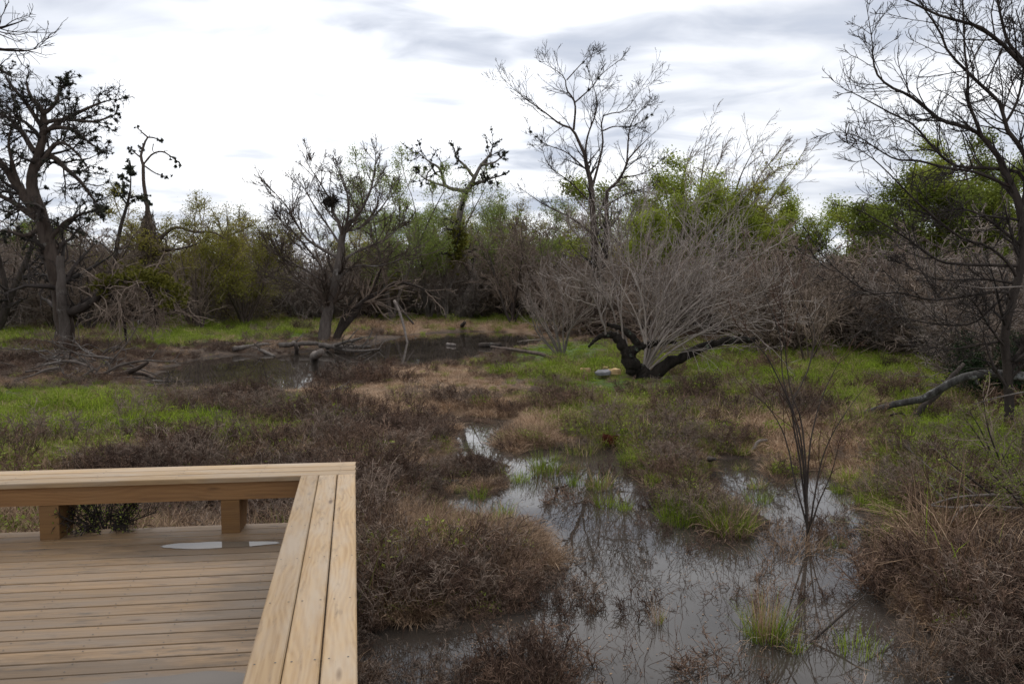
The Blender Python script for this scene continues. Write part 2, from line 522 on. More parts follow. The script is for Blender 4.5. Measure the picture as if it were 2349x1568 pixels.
# ------------------------------------------------------------------ ground and water
WATER_PX = [
    [(330, 878), (400, 838), (470, 822), (560, 812), (640, 816), (700, 806), (760, 797), (850, 793), (900, 776), (960, 766), (1080, 760), (1200, 763), (1262, 774), (1215, 792),
     (1130, 805), (1080, 825), (1000, 836), (940, 842), (880, 834), (800, 846), (740, 862), (705, 896), (610, 898), (500, 888), (400, 896)],
    [(1010, 968), (1080, 955), (1170, 968), (1165, 1000), (1120, 1018), (1130, 1050), (1085, 1062), (1060, 1020)],
    [(975, 1170), (1000, 1140), (1065, 1128), (1168, 1122), (1176, 1064), (1230, 1040), (1290, 1030), (1400, 1040), (1430, 1062), (1462, 1100), (1475, 1135), (1500, 1170),
     (1560, 1205), (1640, 1228), (1730, 1232), (1742, 1190), (1700, 1140), (1640, 1105), (1635, 1060), (1690, 1052), (1742, 1070), (1775, 1110), (1830, 1085), (1880, 1075), (1905, 1120),
     (1945, 1125), (1975, 1160), (2000, 1200), (2050, 1215), (2075, 1250), (2050, 1300), (2020, 1350), (1995, 1400), (2040, 1440), (2130, 1470), (2240, 1500), (2420, 1530), (2600, 1640), (2200, 1800),
     (1500, 1800), (900, 1800), (860, 1560), (830, 1420), (900, 1440), (1010, 1440), (1100, 1420), (1165, 1400), (1200, 1340), (1262, 1300), (1275, 1262), (1225, 1225), (1120, 1210), (1040, 1200)],
    [(390, 1188), (480, 1172), (560, 1180), (640, 1200), (560, 1215), (440, 1205)],
]
GREEN_PX = [
    [(-300, 900), (0, 905), (120, 898), (300, 892), (400, 930), (430, 975), (560, 950), (640, 945), (690, 985), (640, 1030), (480, 1062), (330, 1040), (235, 1110), (-300, 1150)],
    [(-200, 745), (0, 745), (130, 735), (140, 795), (60, 825), (-200, 830)],
    [(200, 762), (420, 738), (740, 735), (735, 778), (560, 788), (380, 800), (300, 812)],
    [(780, 722), (1240, 706), (1340, 740), (1240, 748), (930, 740)],
    [(1110, 835), (1230, 800), (1370, 790), (1480, 830), (1515, 960), (1400, 990), (1290, 980), (1260, 915), (1130, 870)],
    [(1500, 800), (1800, 785), (2150, 805), (2220, 900), (2150, 1020), (1950, 965), (1800, 940), (1650, 905), (1520, 920)],
    [(2050, 960), (2500, 960), (2500, 1180), (2150, 1110)],
]
STRAW_PX = [
    [(380, 900), (700, 900), (800, 868), (1120, 822), (1150, 890), (1290, 985), (1180, 1005), (1000, 955), (1000, 1010), (760, 1000), (680, 960), (640, 945), (430, 945)], [(850, 940), (1130, 900), (1290, 985), (1190, 1060), (1150, 1060), (1140, 1000), (1000, 1000)],
    [(740, 745), (1260, 735), (1420, 790), (1250, 775), (1080, 758), (900, 768), (760, 785)],
    [(0, 725), (200, 722), (200, 742), (0, 745)],
    [(1640, 1000), (1900, 985), (2100, 1080), (1950, 1120), (1780, 1060)],
]
to_world = lambda poly: np.array([G(x, min(y, 1760))[:2] for x, y in poly])
WATER = [to_world(p) for p in WATER_PX]
GREEN = [to_world(p) for p in GREEN_PX]
STRAWP = [to_world(p) for p in STRAW_PX]


def sdist(x, y, polys):
    """signed distance to the nearest polygon, negative inside"""
    x, y = np.asarray(x, float).ravel(), np.asarray(y, float).ravel()
    best = np.full(x.shape, 1e9)
    for pl in polys:
        d = np.full(x.shape, 1e9)
        ins = np.zeros(x.shape, bool)
        for a, b in zip(pl, np.roll(pl, -1, 0)):
            e = b - a
            t = np.clip(((x - a[0]) * e[0] + (y - a[1]) * e[1]) / (e @ e + 1e-12), 0, 1)
            d = np.minimum(d, np.hypot(x - a[0] - t * e[0], y - a[1] - t * e[1]))
            c = (a[1] > y) != (b[1] > y)
            with np.errstate(divide='ignore', invalid='ignore'):
                xx = a[0] + (y - a[1]) / (b[1] - a[1] + 1e-12) * e[0]
            ins ^= c & (x < xx)
        best = np.minimum(best, np.where(ins, -d, d))
    return best


def land(x, y):
    """height of the ground and the distance to the water's edge"""
    x, y = np.asarray(x, float), np.asarray(y, float)
    sd = sdist(x, y, WATER).reshape(x.shape)
    sd = sd + (fbm(x * 0.9, y * 0.9, 3) - 0.5) * np.clip(0.9 + y * 0.012, 0.5, 2.0)
    h = np.where(sd < 0, np.maximum(-0.3, sd * 0.45), 0.16 * (1 - np.exp(-np.maximum(sd, 0) / 0.8)))
    h = h + (fbm(x * 0.35, y * 0.35, 11) - 0.5) * 0.22 * np.clip(sd / 1.5, 0, 1) + (fbm(x * 2.2, y * 2.2, 21, 3) - 0.5) * 0.09
    h = h + np.clip((y - 60) / 200, 0, 1) * 0.6
    return h, sd


def land_z(x, y):
    return float(land(np.array([x]), np.array([y]))[0][0])


ys = np.concatenate([np.linspace(-40, 3, 12)[:-1], 3 * (140 / 3) ** np.linspace(0, 1, 330), [170, 220, 300, 450, 800]])
ts = np.linspace(-1, 1, 300)
YY, TT = np.meshgrid(ys, ts, indexing='ij')
XX = TT * np.maximum(np.abs(YY) * 0.95 + 4, 8) * np.where(YY > 140, 1.6, 1.0)
XX = np.where(YY < 3, TT * 60, XX)
HH, SD = land(XX, YY)
gi = np.arange(XX.size).reshape(XX.shape)
quads = np.stack([gi[:-1, :-1], gi[:-1, 1:], gi[1:, 1:], gi[1:, :-1]], -1).reshape(-1, 4)
me = new_mesh('ground', np.stack([XX, YY, HH], -1).reshape(-1, 3), [quads], [M_GROUND])
cov = me.attributes.new('cover', 'FLOAT_COLOR', 'POINT')
warp = (fbm(XX.ravel() * 0.5, YY.ravel() * 0.5, 41) - 0.5) * np.clip(YY.ravel() * 0.07, 0.6, 2.5)
gd, sdw = sdist(XX, YY, GREEN) + warp, sdist(XX, YY, STRAWP) + warp
soft = np.clip(YY.ravel() * 0.03, 0.25, 2)
cc = np.zeros((XX.size, 4), np.float32)
cc[:, 0] = np.clip(0.5 - gd / soft, 0, 1)
cc[:, 1] = np.clip(0.5 - sdw / soft, 0, 1)
cc[:, 2] = np.clip(1 - np.abs(SD.ravel() + 0.05) / 0.28, 0, 1) * 0.9
cc[:, 3] = 1
cov.data.foreach_set('color', cc.ravel())
tag(link('ground', me), kind='structure')

wv = np.array([[-60, -30, 0], [60, -30, 0], [90, 85, 0], [-90, 85, 0]], float)
tag(link('pond', new_mesh('pond', wv, [np.array([[0, 1, 2, 3]])], [M_WATER], False)), kind='structure')

# ------------------------------------------------------------------ deck and bench
DECK_Z, SEAT_Z = 0.68, 1.13
R_DIR = np.array([0.992, 0.126]); R_DIR /= np.linalg.norm(R_DIR)
D_DIR = np.array([-0.19464, 0.98087])                       # away from the camera along the right-hand bench
N_DIR = np.array([-R_DIR[1], R_DIR[0]])
CORNER = G(815, 1058, SEAT_Z)[:2]


def board(name, length, width, thick, mat, parent, origin, ang, ch=0.006, skew0=0.0, skew1=0.0, z=0.0, roll=0.0):
    """a board lying along local +x from origin, its top at z; eased long edges; skew = end cut offset over the width"""
    hw = width / 2
    prof = [(-hw, -thick), (hw, -thick), (hw, -ch), (hw - ch, 0), (-hw + ch, 0), (-hw, -ch)]
    nseg = max(1, int(length / 1.2))
    V, F = [], []
    for k in range(nseg + 1):
        x = length * k / nseg
        for (yy, zz_) in prof:
            f = (yy + hw) / width
            xs = x + (skew0 * f if k == 0 else 0) + (skew1 * f if k == nseg else 0)
            V.append((xs, yy, zz_ + yy * roll))
    n = len(prof)
    for k in range(nseg):
        for i in range(n):
            a, b = k * n + i, k * n + (i + 1) % n
            F.append((a, a + n, b + n, b))
    me = bpy.data.meshes.new(name)
    F.append(tuple(range(n)))
    F.append(tuple(nseg * n + i for i in reversed(range(n))))
    me.from_pydata(V, [], F)
    me.materials.append(mat)
    me.update()
    o = link(name, me, parent)
    o.location = (origin[0], origin[1], z)
    o.rotation_euler = (0, 0, ang)
    return o


A_R = math.atan2(R_DIR[1], R_DIR[0])
A_D = math.atan2(D_DIR[1], D_DIR[0])
deck = tag(empty('viewing_deck', (0, 0, 0)), 'weathered wooden viewing deck of long boards over the marsh', 'deck')
edge0 = G(300, 1210, DECK_Z)[:2]                            # on the far edge of the deck
pitch = 0.149
# the deck's right edge lies 0.16 m inside the outer edge of the right-hand bench
def right_limit(p):
    q = CORNER - np.array([D_DIR[1], -D_DIR[0]]) * 0.16
    # p + s*R = q + u*D
    A = np.array([[R_DIR[0], -D_DIR[0]], [R_DIR[1], -D_DIR[1]]])
    s, u = np.linalg.solve(A, q - p)
    return p + s * R_DIR
for k in range(54):
    c = edge0 - N_DIR * pitch * (k + 0.5)
    r = right_limit(c)
    L = 6.6 + (0.35 if k % 2 else 0)
    o = r - R_DIR * L
    board('plank', L, pitch - random.uniform(0.006, 0.011), 0.036, M_DECK, deck, o, A_R, 0.004, z=DECK_Z + random.uniform(-0.0015, 0.0015), roll=random.uniform(-0.008, 0.008))
# framing: rim joists and posts down to the mud
c = edge0 - N_DIR * 0.03
r = right_limit(c)
board('rim_joist', 6.5, 0.038, 0.19, M_APRON, deck, r - R_DIR * 6.52, A_R, 0.002, z=DECK_Z - 0.039)
rr = right_limit(edge0 - N_DIR * 0.06) - R_DIR * 0.03
board('rim_joist', 7.8, 0.038, 0.19, M_APRON, deck, rr - D_DIR * 7.9, A_D, 0.002, z=DECK_Z - 0.039)
for s in (0.12, 2.3, 4.6):
    for u in (0.12, 2.6, 5.2):
        q = right_limit(edge0 - N_DIR * u) - R_DIR * s
        b = board('support_post', 0.14, 0.14, 1.2, M_APRON, deck, q - R_DIR * 0.14, A_R, 0.003, z=DECK_Z - 0.04)

bench = tag(empty('corner_bench', (float(CORNER[0]), float(CORNER[1]), DECK_Z)), 'yellow-brown pine bench running round the corner of the deck', 'bench')
bloc = np.array(bench.location)
def bboard(name, length, width, thick, mat, origin, ang, z, **k):
    return board(name, length, width, thick, mat, bench, (origin[0] - bloc[0], origin[1] - bloc[1]), ang, z=z - bloc[2], **k)
SW, SG = 0.150, 0.006
NW = 3 * SW + 2 * SG
RN = np.array([D_DIR[1], -D_DIR[0]])                         # to the right of the right-hand bench
sk = math.tan(A_D - A_R - math.pi / 2)
for k in range(3):                                           # far bench, three planks along the view's width
    c = CORNER - N_DIR * (SW / 2 + k * (SW + SG))
    # right-hand end cut along the outer edge of the other bench
    Amat = np.array([[R_DIR[0], -D_DIR[0]], [R_DIR[1], -D_DIR[1]]])
    s, u = np.linalg.solve(Amat, CORNER - c)
    e = c + R_DIR * s
    bboard('seat_plank', 6.3, SW, 0.038, M_SEAT, e - R_DIR * 6.3, A_R, SEAT_Z + random.uniform(-0.001, 0.001))
w3 = (0.4222 - 2 * SG) / 3
for k in range(3):                                           # right-hand bench, butted against the far bench
    c = CORNER - RN * (w3 / 2 + k * (w3 + SG + (0.002 if k == 1 else 0)))
    Amat = np.array([[D_DIR[0], -R_DIR[0]], [D_DIR[1], -R_DIR[1]]])
    s, u = np.linalg.solve(Amat, CORNER - N_DIR * (NW + 0.004) - c)
    e = c + D_DIR * s
    o = bboard('seat_plank', 6.4, w3, 0.038, M_SEAT, e - D_DIR * 6.4, A_D, SEAT_Z + random.uniform(-0.001, 0.001))
ap0 = CORNER - N_DIR * (NW - 0.045) - R_DIR * 0.30
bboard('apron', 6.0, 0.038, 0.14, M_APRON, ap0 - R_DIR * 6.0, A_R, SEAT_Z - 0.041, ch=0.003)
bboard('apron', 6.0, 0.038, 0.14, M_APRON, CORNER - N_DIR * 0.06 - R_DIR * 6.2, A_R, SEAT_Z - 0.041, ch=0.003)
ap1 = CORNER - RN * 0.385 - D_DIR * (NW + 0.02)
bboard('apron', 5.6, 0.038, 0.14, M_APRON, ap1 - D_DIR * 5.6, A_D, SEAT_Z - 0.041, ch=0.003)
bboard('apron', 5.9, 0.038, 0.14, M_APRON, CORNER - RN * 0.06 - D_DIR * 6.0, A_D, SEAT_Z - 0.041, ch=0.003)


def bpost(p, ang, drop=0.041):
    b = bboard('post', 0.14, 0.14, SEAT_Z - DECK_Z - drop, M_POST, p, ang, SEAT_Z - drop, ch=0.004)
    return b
for px, py in ((78, 1248), (499, 1235), (-520, 1262)):
    p = G(px, py, DECK_Z)[:2]
    p = p + N_DIR * ((CORNER - N_DIR * (NW - 0.031) - p) @ N_DIR)
    bpost(p + N_DIR * 0.07, A_R, 0.183)
    q = p + R_DIR * 0.075 + N_DIR * 0.143                    # gusset behind the post, wider at the top
    V = [(-0.019, 0, 0), (0.019, 0, 0), (0.019, 0.10, 0), (-0.019, 0.10, 0), (-0.019, 0, 0.265), (0.019, 0, 0.265), (0.019, 0.235, 0.265), (-0.019, 0.235, 0.265)]
    F = [(0, 3, 2, 1), (4, 5, 6, 7), (0, 1, 5, 4), (1, 2, 6, 5), (2, 3, 7, 6), (3, 0, 4, 7)]
    gm = bpy.data.meshes.new('brace'); gm.from_pydata(V, [], F); gm.materials.append(M_POST)
    g = link('brace', gm, bench)
    g.location = (q[0] + R_DIR[0] * 0.045 - bloc[0], q[1] + R_DIR[1] * 0.045 - bloc[1], 0.003)
    g.rotation_euler = (0, 0, A_R)
for u in (1.0, 3.0, 5.0):
    p = CORNER - RN * 0.31 - D_DIR * u
    bpost(p - D_DIR * 0.14, A_D)


def puddle(name, label, a, b, hwid, seed):
    a, b = np.array(a[:2]), np.array(b[:2])
    c, ax = (a + b) / 2, (b - a)
    L = np.linalg.norm(ax) / 2
    ax = ax / (2 * L)
    nx = np.array([-ax[1], ax[0]])
    rg = np.random.default_rng(seed)
    n = 64
    V = []
    for k in range(n):
        t = 2 * math.pi * k / n
        wob = 1 + 0.22 * math.sin(3 * t + seed) + 0.12 * math.sin(5 * t + 1) + 0.08 * math.sin(7 * t + 2 * seed) + rg.normal() * 0.012
        q = ax * L * math.cos(t) * (1 + 0.03 * rg.normal()) + nx * hwid * math.sin(t) * wob
        V.append((q[0], q[1], 0))
    V = np.array(V)
    o = link(name, new_mesh(name, V, [np.arange(n)[None]], [M_PUDDLE], False), loc=(c[0], c[1], DECK_Z + 0.0026))
    return tag(o, label, 'puddle')


puddle('puddle', 'thin bright puddle on the deck boards below the bench post', G(368, 1253, DECK_Z), G(640, 1245, DECK_Z), 0.075, 1)
puddle('puddle', 'wide grey puddle on the nearest deck boards', G(160, 1590, DECK_Z), G(720, 1556, DECK_Z), 0.12, 2)


# ------------------------------------------------------------------ trees
def make_tree(name, label, base, limbs, levels, mats, cat='tree', seed=1, K=9, jit=0.05, n=16, split=1, leaf=None, balls=None, group=None, parts=('trunk', 'crown')):
    """limbs: (points, radii) in world space; levels: spawn() settings; the first `split` levels join the trunk part"""
    rng = np.random.default_rng(seed)
    base = np.asarray(base, float)
    lm = [(np.asarray(p, float) - base, r) for p, r in limbs]
    p0, r0 = stack_limbs(lm, n, jit, rng)
    gs = [(p0, r0, K)]
    cur = (p0, r0)
    allb = [cur]
    for i, lv in enumerate(levels):
        cur = spawn(cur[0], cur[1], rng, **lv)
        allb.append(cur)
        gs.append((cur[0], cur[1], 5 if i == 0 else (4 if i == 1 else 3)))
    root = tag(empty(name, base), label, cat, group)
    V, F = tubes(gs[:split])
    link(parts[0], new_mesh(parts[0], V, [F], [mats[0]]), root)
    if gs[split:]:
        V, F = tubes(gs[split:])
        link(parts[1], new_mesh(parts[1], V, [F], [mats[1]]), root)
    if leaf:
        pts, _ = along(allb[-1][0], allb[-1][1], leaf['n'], rng, leaf.get('t0', 0.3))
        pts = pts + rng.normal(size=pts.shape) * leaf.get('jit', 0.05)
        V, F = leaf_quads(pts, leaf['s'], rng, leaf.get('droop', 0.2), leaf.get('asp', 0.55))
        tag(link('leaves', new_mesh('leaves', V, [F], [mats[2]], False), root), kind='stuff')
    if balls:
        src = [allb[i] for i in balls['lv']]
        pts = np.concatenate([along(s[0], s[1], balls['n'] // len(src), rng, 0.25)[0] for s in src])
        pts = pts[pts[:, 2] > balls.get('zmin', 1.0)]
        rad = balls['r'] * rng.lognormal(0, 0.4, len(pts))
        V, F = spiky(pts, rad, rng, balls.get('k', 24))
        tag(link('ball_moss', new_mesh('ball_moss', V, [F], [M_BALLMOSS], False), root), kind='stuff')
    return root, allb


LR = np.random.default_rng(99)


def LB(pts, Y, r0, r1, depth=0.35, dy=0.0):
    """a limb measured along the photograph at distance Y; it also runs a way towards or from the viewer"""
    n = len(pts)
    ln = sum(math.hypot(pts[i + 1][0] - pts[i][0], pts[i + 1][1] - pts[i][1]) for i in range(n - 1)) / FPX * Y
    k = LR.uniform(-1, 1) * depth * ln
    out, rad = [], []
    for i, q in enumerate(pts):
        t = i / (n - 1)
        yy = Y + dy + k * t ** 1.3
        out.append(P(q[0], q[1], yy))
        rad.append(r0 * (1 - t) ** 0.9 + r1 * (1 - (1 - t) ** 0.9))
    return np.array(out), rad


def base_at(px, py, sink=0.1):
    g = G(px, py)
    g[2] = land_z(g[0], g[1]) - sink
    return g


# --- the big gnarled tree at the left
b = base_at(152, 812); Y = b[1]
limbs = [
    LB([(152, 822), (146, 740), (140, 690), (130, 640), (109, 555), (99, 506), (89, 470)], Y, 0.37, 0.21, 0.02),
    LB([(92, 485), (76, 440), (76, 391), (96, 325), (99, 259), (70, 222), (60, 185)], Y, 0.25, 0.03, 0.15),
    LB([(90, 495), (49, 440), (16, 391), (-20, 350), (-80, 300)], Y, 0.22, 0.04),
    LB([(96, 510), (66, 489), (33, 466), (-20, 440), (-90, 415)], Y, 0.16, 0.03),
    LB([(76, 391), (115, 358), (148, 384), (185, 417), (211, 453), (227, 475)], Y, 0.13, 0.02, 0.5),
    LB([(94, 310), (138, 279), (185, 256), (220, 240), (258, 228)], Y, 0.10, 0.02, 0.5),
    LB([(94, 302), (132, 292), (165, 298), (198, 321), (235, 350)], Y, 0.10, 0.02, 0.6),
    LB([(98, 262), (125, 240), (137, 210), (155, 180)], Y, 0.09, 0.02, 0.6),
    LB([(98, 281), (150, 274), (214, 279), (268, 262)], Y, 0.09, 0.02, 0.6),
    LB([(92, 285), (59, 236), (23, 193), (10, 170)], Y, 0.09, 0.02, 0.5),
    LB([(80, 350), (40, 290), (0, 260), (-50, 245)], Y, 0.11, 0.02, 0.5),
    LB([(76, 400), (130, 330), (170, 345), (205, 390)], Y, 0.09, 0.02, 0.6),
    LB([(50, 440), (30, 380), (20, 320), (40, 260)], Y, 0.09, 0.02, 0.6),
    LB([(110, 555), (150, 510), (190, 490), (230, 480)], Y, 0.10, 0.02, 0.6),
    LB([(100, 520), (60, 540), (10, 530), (-40, 545)], Y, 0.10, 0.02, 0.6),
]
big, allb = make_tree('gnarled_tree', 'big dark gnarled tree with clumps of ball moss along its crooked limbs', b, limbs, [
    dict(n=17, t0=0.2, ang=50, lr=0.5, lmax=2.8, rr=0.38, rtip=0.009, Pn=6, wig=0.33, trop=0.0),
    dict(n=9, t0=0.2, ang=50, lr=0.55, lmax=1.3, rr=0.5, rtip=0.006, Pn=5, wig=0.35, trop=0.02),
    dict(n=4, t0=0.2, ang=45, lr=0.6, lmax=0.6, rr=0.6, rtip=0.006, Pn=4, wig=0.3),
], (M_BARK_BROWN, M_TWIG_DARK), seed=3, K=10, balls=dict(lv=(0, 1, 1, 2), n=2000, r=0.062, k=24, zmin=3.6))
# its low broken limb, dressed in moss and hanging dead twigs
lo = [LB([(158, 715), (200, 702), (235, 668), (290, 640), (345, 645), (390, 672), (402, 715)], Y, 0.17, 0.05, 0.1, -0.5),
      LB([(235, 668), (270, 690), (285, 740), (290, 790)], Y, 0.10, 0.04, 0.2, -0.5),
      LB([(330, 645), (350, 690), (358, 750)], Y, 0.09, 0.03, 0.2, -0.3)]
rg = np.random.default_rng(5)
bb = np.array(big.location)
p0, r0 = stack_limbs([(p - bb, r) for p, r in lo], 14, 0.12, rg)
V, F = tubes([(p0, r0, 8)])
link('broken_limb', new_mesh('broken_limb', V, [F], [M_BARK_DARK]), big)
a1 = spawn(p0, r0, rg, n=45, t0=0.2, ang=70, lr=0.8, lmax=1.5, rr=0.25, rtip=0.008, Pn=6, wig=0.3, trop=-0.12, tip=False)
a2 = spawn(a1[0], a1[1], rg, n=7, t0=0.1, ang=45, lr=0.6, lmax=0.9, rr=0.6, rtip=0.006, Pn=5, wig=0.3, trop=-0.06)
V, F = tubes([(a1[0], a1[1], 4), (a2[0], a2[1], 3)])
tag(link('dead_twigs', new_mesh('dead_twigs', V, [F], [M_TWIG_BROWN]), big), kind='stuff')
pm, _ = along(p0[:1], r0[:1], 500, rg, 0.3)
pm = pm + rg.normal(size=pm.shape) * np.array([0.25, 0.3, 0.14]) + np.array([0, 0, 0.18])
V, F = spiky(pm, np.full(len(pm), 0.14), rg, 16, 0.2)
tag(link('moss', new_mesh('moss', V, [F], [M_MOSS], False), big), kind='stuff')

# short dead stump standing against the big trunk
st = [LB([(150, 790), (143, 700), (140, 640), (138, 588)], Y - 0.6, 0.21, 0.13, 0.02)]
make_tree('broken_trunk', 'short snapped-off trunk standing close against the big gnarled tree', P(150, 795, Y - 0.6), st, [], (M_BARK_GREY2, M_TWIG_GREY), cat='tree stump', seed=8, jit=0.08, parts=('trunk', 'x'))

# --- shaggy snag with few drooping, tufted branches
b = base_at(345, 760); Y = b[1]
limbs = [
    LB([(350, 765), (348, 680), (346, 600), (342, 540), (338, 470)], Y, 0.42, 0.13, 0.0), LB([(339, 480), (330, 424), (328, 377), (323, 358), (333, 325), (339, 315)], Y, 0.12, 0.045, 0.0),
    LB([(339, 315), (325, 303), (314, 293)], Y, 0.05, 0.02), LB([(339, 315), (352, 316), (368, 322)], Y, 0.05, 0.03),
    LB([(330, 376), (349, 354), (372, 348), (395, 361), (412, 374)], Y, 0.06, 0.03, 0.1),
    LB([(331, 380), (356, 397), (382, 407)], Y, 0.05, 0.02, 0.1), LB([(323, 362), (307, 348), (297, 338)], Y, 0.05, 0.02, 0.1),
    LB([(352, 330), (350, 345), (358, 352)], Y, 0.03, 0.01, 0.1),
    LB([(360, 560), (376, 539), (405, 521), (445, 532), (488, 532), (517, 549)], Y, 0.13, 0.03, 0.1),
    LB([(362, 572), (400, 572), (430, 566), (460, 556)], Y, 0.11, 0.03, 0.1),
]
snag, sb = make_tree('dead_snag', 'tall shaggy dead snag with drooping tufted branch tips beside the gnarled tree', b, limbs, [
    dict(n=3, t0=0.3, ang=50, lr=0.3, lmax=0.9, rr=0.5, rtip=0.012, Pn=5, wig=0.3),
    dict(n=3, t0=0.2, ang=50, lr=0.5, lmax=0.5, rr=0.5, rtip=0.008, Pn=4, wig=0.3)], (M_BARK_BROWN, M_TWIG_DARK), seed=4)
rg = np.random.default_rng(44)
tips = np.array([P(*q, Y) for q in ((366, 323), (372, 326), (395, 362), (403, 370), (409, 378), (402, 379), (385, 407), (376, 404), (305, 350), (299, 344), (322, 338), (326, 340), (298, 338), (314, 294))]) - np.array(snag.location)
tips = np.repeat(tips, 3, 0) + rg.normal(size=(len(tips) * 3, 3)) * 0.09
V, F = spiky(tips, rg.uniform(0.09, 0.17, len(tips)), rg, 26)
tag(link('ball_moss', new_mesh('ball_moss', V, [F], [M_BALLMOSS], False), snag), kind='stuff')
tt, _ = along(sb[0][0][:1], sb[0][1][:1], 700, rg, 0.45)
tt = tt[(tt[:, 2] < 7.2)]
tw = np.clip((7.8 - tt[:, 2]) / 3.0, 0.1, 1.1)
tt = tt + rg.normal(size=tt.shape) * np.stack([tw * 0.42, tw * 0.42, tw * 0], 1)
s1p = np.stack([tt + np.array([0, 0, -0.22 * k]) + rg.normal(size=tt.shape) * 0.06 * k for k in range(5)], 1)
V, F = tubes([(s1p, np.full(s1p.shape[:2], 0.022), 3)])
tag(link('shaggy_bark', new_mesh('shaggy_bark', V, [F], [M_TWIG_BROWN]), snag), kind='stuff')
# small leaning trunk with clumps, left of the snag
b = base_at(258, 765); Y = b[1]
limbs = [LB([(258, 768), (262, 660), (266, 580), (277, 520), (292, 470), (298, 440)], Y, 0.16, 0.06, 0.1), LB([(292, 470), (275, 445), (268, 425)], Y, 0.06, 0.02), LB([(295, 455), (320, 450), (336, 462)], Y, 0.06, 0.02),
         LB([(298, 445), (300, 410), (296, 380)], Y, 0.05, 0.015)]
make_tree('leaning_tree', 'slim leaning tree with tight moss clumps between gnarled tree and snag', b, limbs, [
    dict(n=7, t0=0.3, ang=50, lr=0.5, lmax=1.2, rr=0.5, rtip=0.012, Pn=5, wig=0.35), dict(n=5, ang=50, lr=0.6, lmax=0.6, rtip=0.008, Pn=4, wig=0.3)],
    (M_BARK_DARK, M_TWIG_DARK), seed=6, balls=dict(lv=(1, 2), n=190, r=0.11, zmin=5.0))
# leaning trunk at the left margin
b = base_at(-20, 775); Y = b[1]
make_tree('leaning_tree', 'dark leaning trunk at the left edge of the bright green patch', b, [LB([(-20, 780), (5, 730), (28, 670), (60, 600), (80, 540)], Y, 0.25, 0.08, 0.2), LB([(20, 690), (0, 600), (-20, 520)], Y, 0.15, 0.05)], [
    dict(n=9, t0=0.3, ang=50, lr=0.5, lmax=2.2, rr=0.5, rtip=0.012, Pn=6, wig=0.3), dict(n=7, ang=50, lr=0.6, lmax=1.2, rtip=0.009, Pn=5, wig=0.3), dict(n=4, ang=45, lr=0.6, lmax=0.7, rtip=0.008, Pn=4, wig=0.3)],
    (M_BARK_DARK, M_TWIG_DARK), seed=61)
# near tree outside the frame whose branch tips reach into the upper left corner
b = base_at(-330, 1010); Y = b[1]
limbs = [LB([(-330, 1015), (-325, 700), (-300, 400), (-270, 150)], Y, 0.24, 0.10, 0.05), LB([(-290, 330), (-200, 180), (-90, 120), (-10, 112), (40, 118), (85, 112)], Y, 0.055, 0.005, 0.1),
         LB([(-280, 260), (-160, 100), (-40, 70), (10, 62), (60, 45)], Y, 0.05, 0.005, 0.1), LB([(-200, 190), (-80, 150), (-20, 150), (30, 178)], Y, 0.05, 0.008, 0.1), LB([(-270, 150), (-240, -100), (-180, -300)], Y, 0.10, 0.02)]
make_tree('bare_tree', 'bare tree whose fine branch tips reach in at the upper left corner', b, limbs, [
    dict(n=16, t0=0.35, ang=38, lr=0.35, lmax=1.1, rr=0.45, rtip=0.004, Pn=6, wig=0.2, trop=0.05), dict(n=8, ang=38, lr=0.55, lmax=0.55, rr=0.5, rtip=0.003, Pn=5, wig=0.2)], (M_BARK_DARK, M_TWIG_DARK), seed=62)

# --- bare spreading tree on the far bank, left of centre
b = base_at(742, 786); Y = b[1]
limbs = [
    LB([(740, 792), (748, 741), (758, 685), (771, 642), (780, 593), (785, 543), (791, 527)], Y, 0.302, 0.128, 0.0),
    LB([(791, 527), (824, 487), (844, 451), (854, 421), (860, 385), (862, 360)], Y, 0.094, 0.015, 0.3),
    LB([(785, 540), (775, 507), (762, 484), (758, 461), (735, 421), (705, 375)], Y, 0.094, 0.015, 0.3),
    LB([(762, 658), (722, 632), (689, 612), (640, 588), (615, 560)], Y, 0.086, 0.015, 0.5),
    LB([(778, 593), (742, 573), (702, 546), (673, 500), (656, 471), (613, 424)], Y, 0.086, 0.015, 0.5),
    LB([(781, 602), (814, 579), (860, 560), (893, 543), (925, 510)], Y, 0.086, 0.015, 0.6),
    LB([(775, 640), (815, 610), (870, 610), (930, 590)], Y, 0.079, 0.015, 0.6),
    LB([(780, 560), (760, 530), (720, 470), (690, 420)], Y, 0.065, 0.015, 0.8),
    LB([(785, 545), (800, 480), (790, 420), (770, 370)], Y, 0.072, 0.015, 0.8),
    LB([(788, 530), (830, 520), (880, 470), (905, 420)], Y, 0.072, 0.015, 0.8),
    LB([(768, 655), (730, 600), (680, 540), (640, 500)], Y, 0.072, 0.015, 0.9),
    LB([(757, 690), (715, 660), (660, 640), (610, 640)], Y, 0.065, 0.015, 0.8),
]
ct, cb = make_tree('spreading_bare_tree', 'wide bare tree with pale lower trunk at the far edge of the middle pond', b, limbs, [
    dict(n=17, t0=0.15, ang=42, lr=0.5, lmax=2.3, rr=0.40, rtip=0.012, Pn=7, wig=0.14, trop=0.08),
    dict(n=10, t0=0.15, ang=38, lr=0.55, lmax=1.3, rr=0.5, rtip=0.008, Pn=5, wig=0.15, trop=0.08),
    dict(n=5, t0=0.2, ang=35, lr=0.6, lmax=0.9, rr=0.55, rtip=0.006, Pn=4, wig=0.15, trop=0.06)], (M_BARK_GREY2, M_TWIG_MID), seed=9, split=1)
rg = np.random.default_rng(12)
q = (P(757, 461, Y) - b) + rg.normal(size=(60, 3)) * np.array([0.13, 0.13, 0.10])
V, F = spiky(q, rg.uniform(0.15, 0.3, 60), rg, 16, 0.16)
o = link('bird_nest', new_mesh('bird_nest', V - np.array([0, 0, 0]), [F], [M_TWIG_DARK], False), None, loc=b)
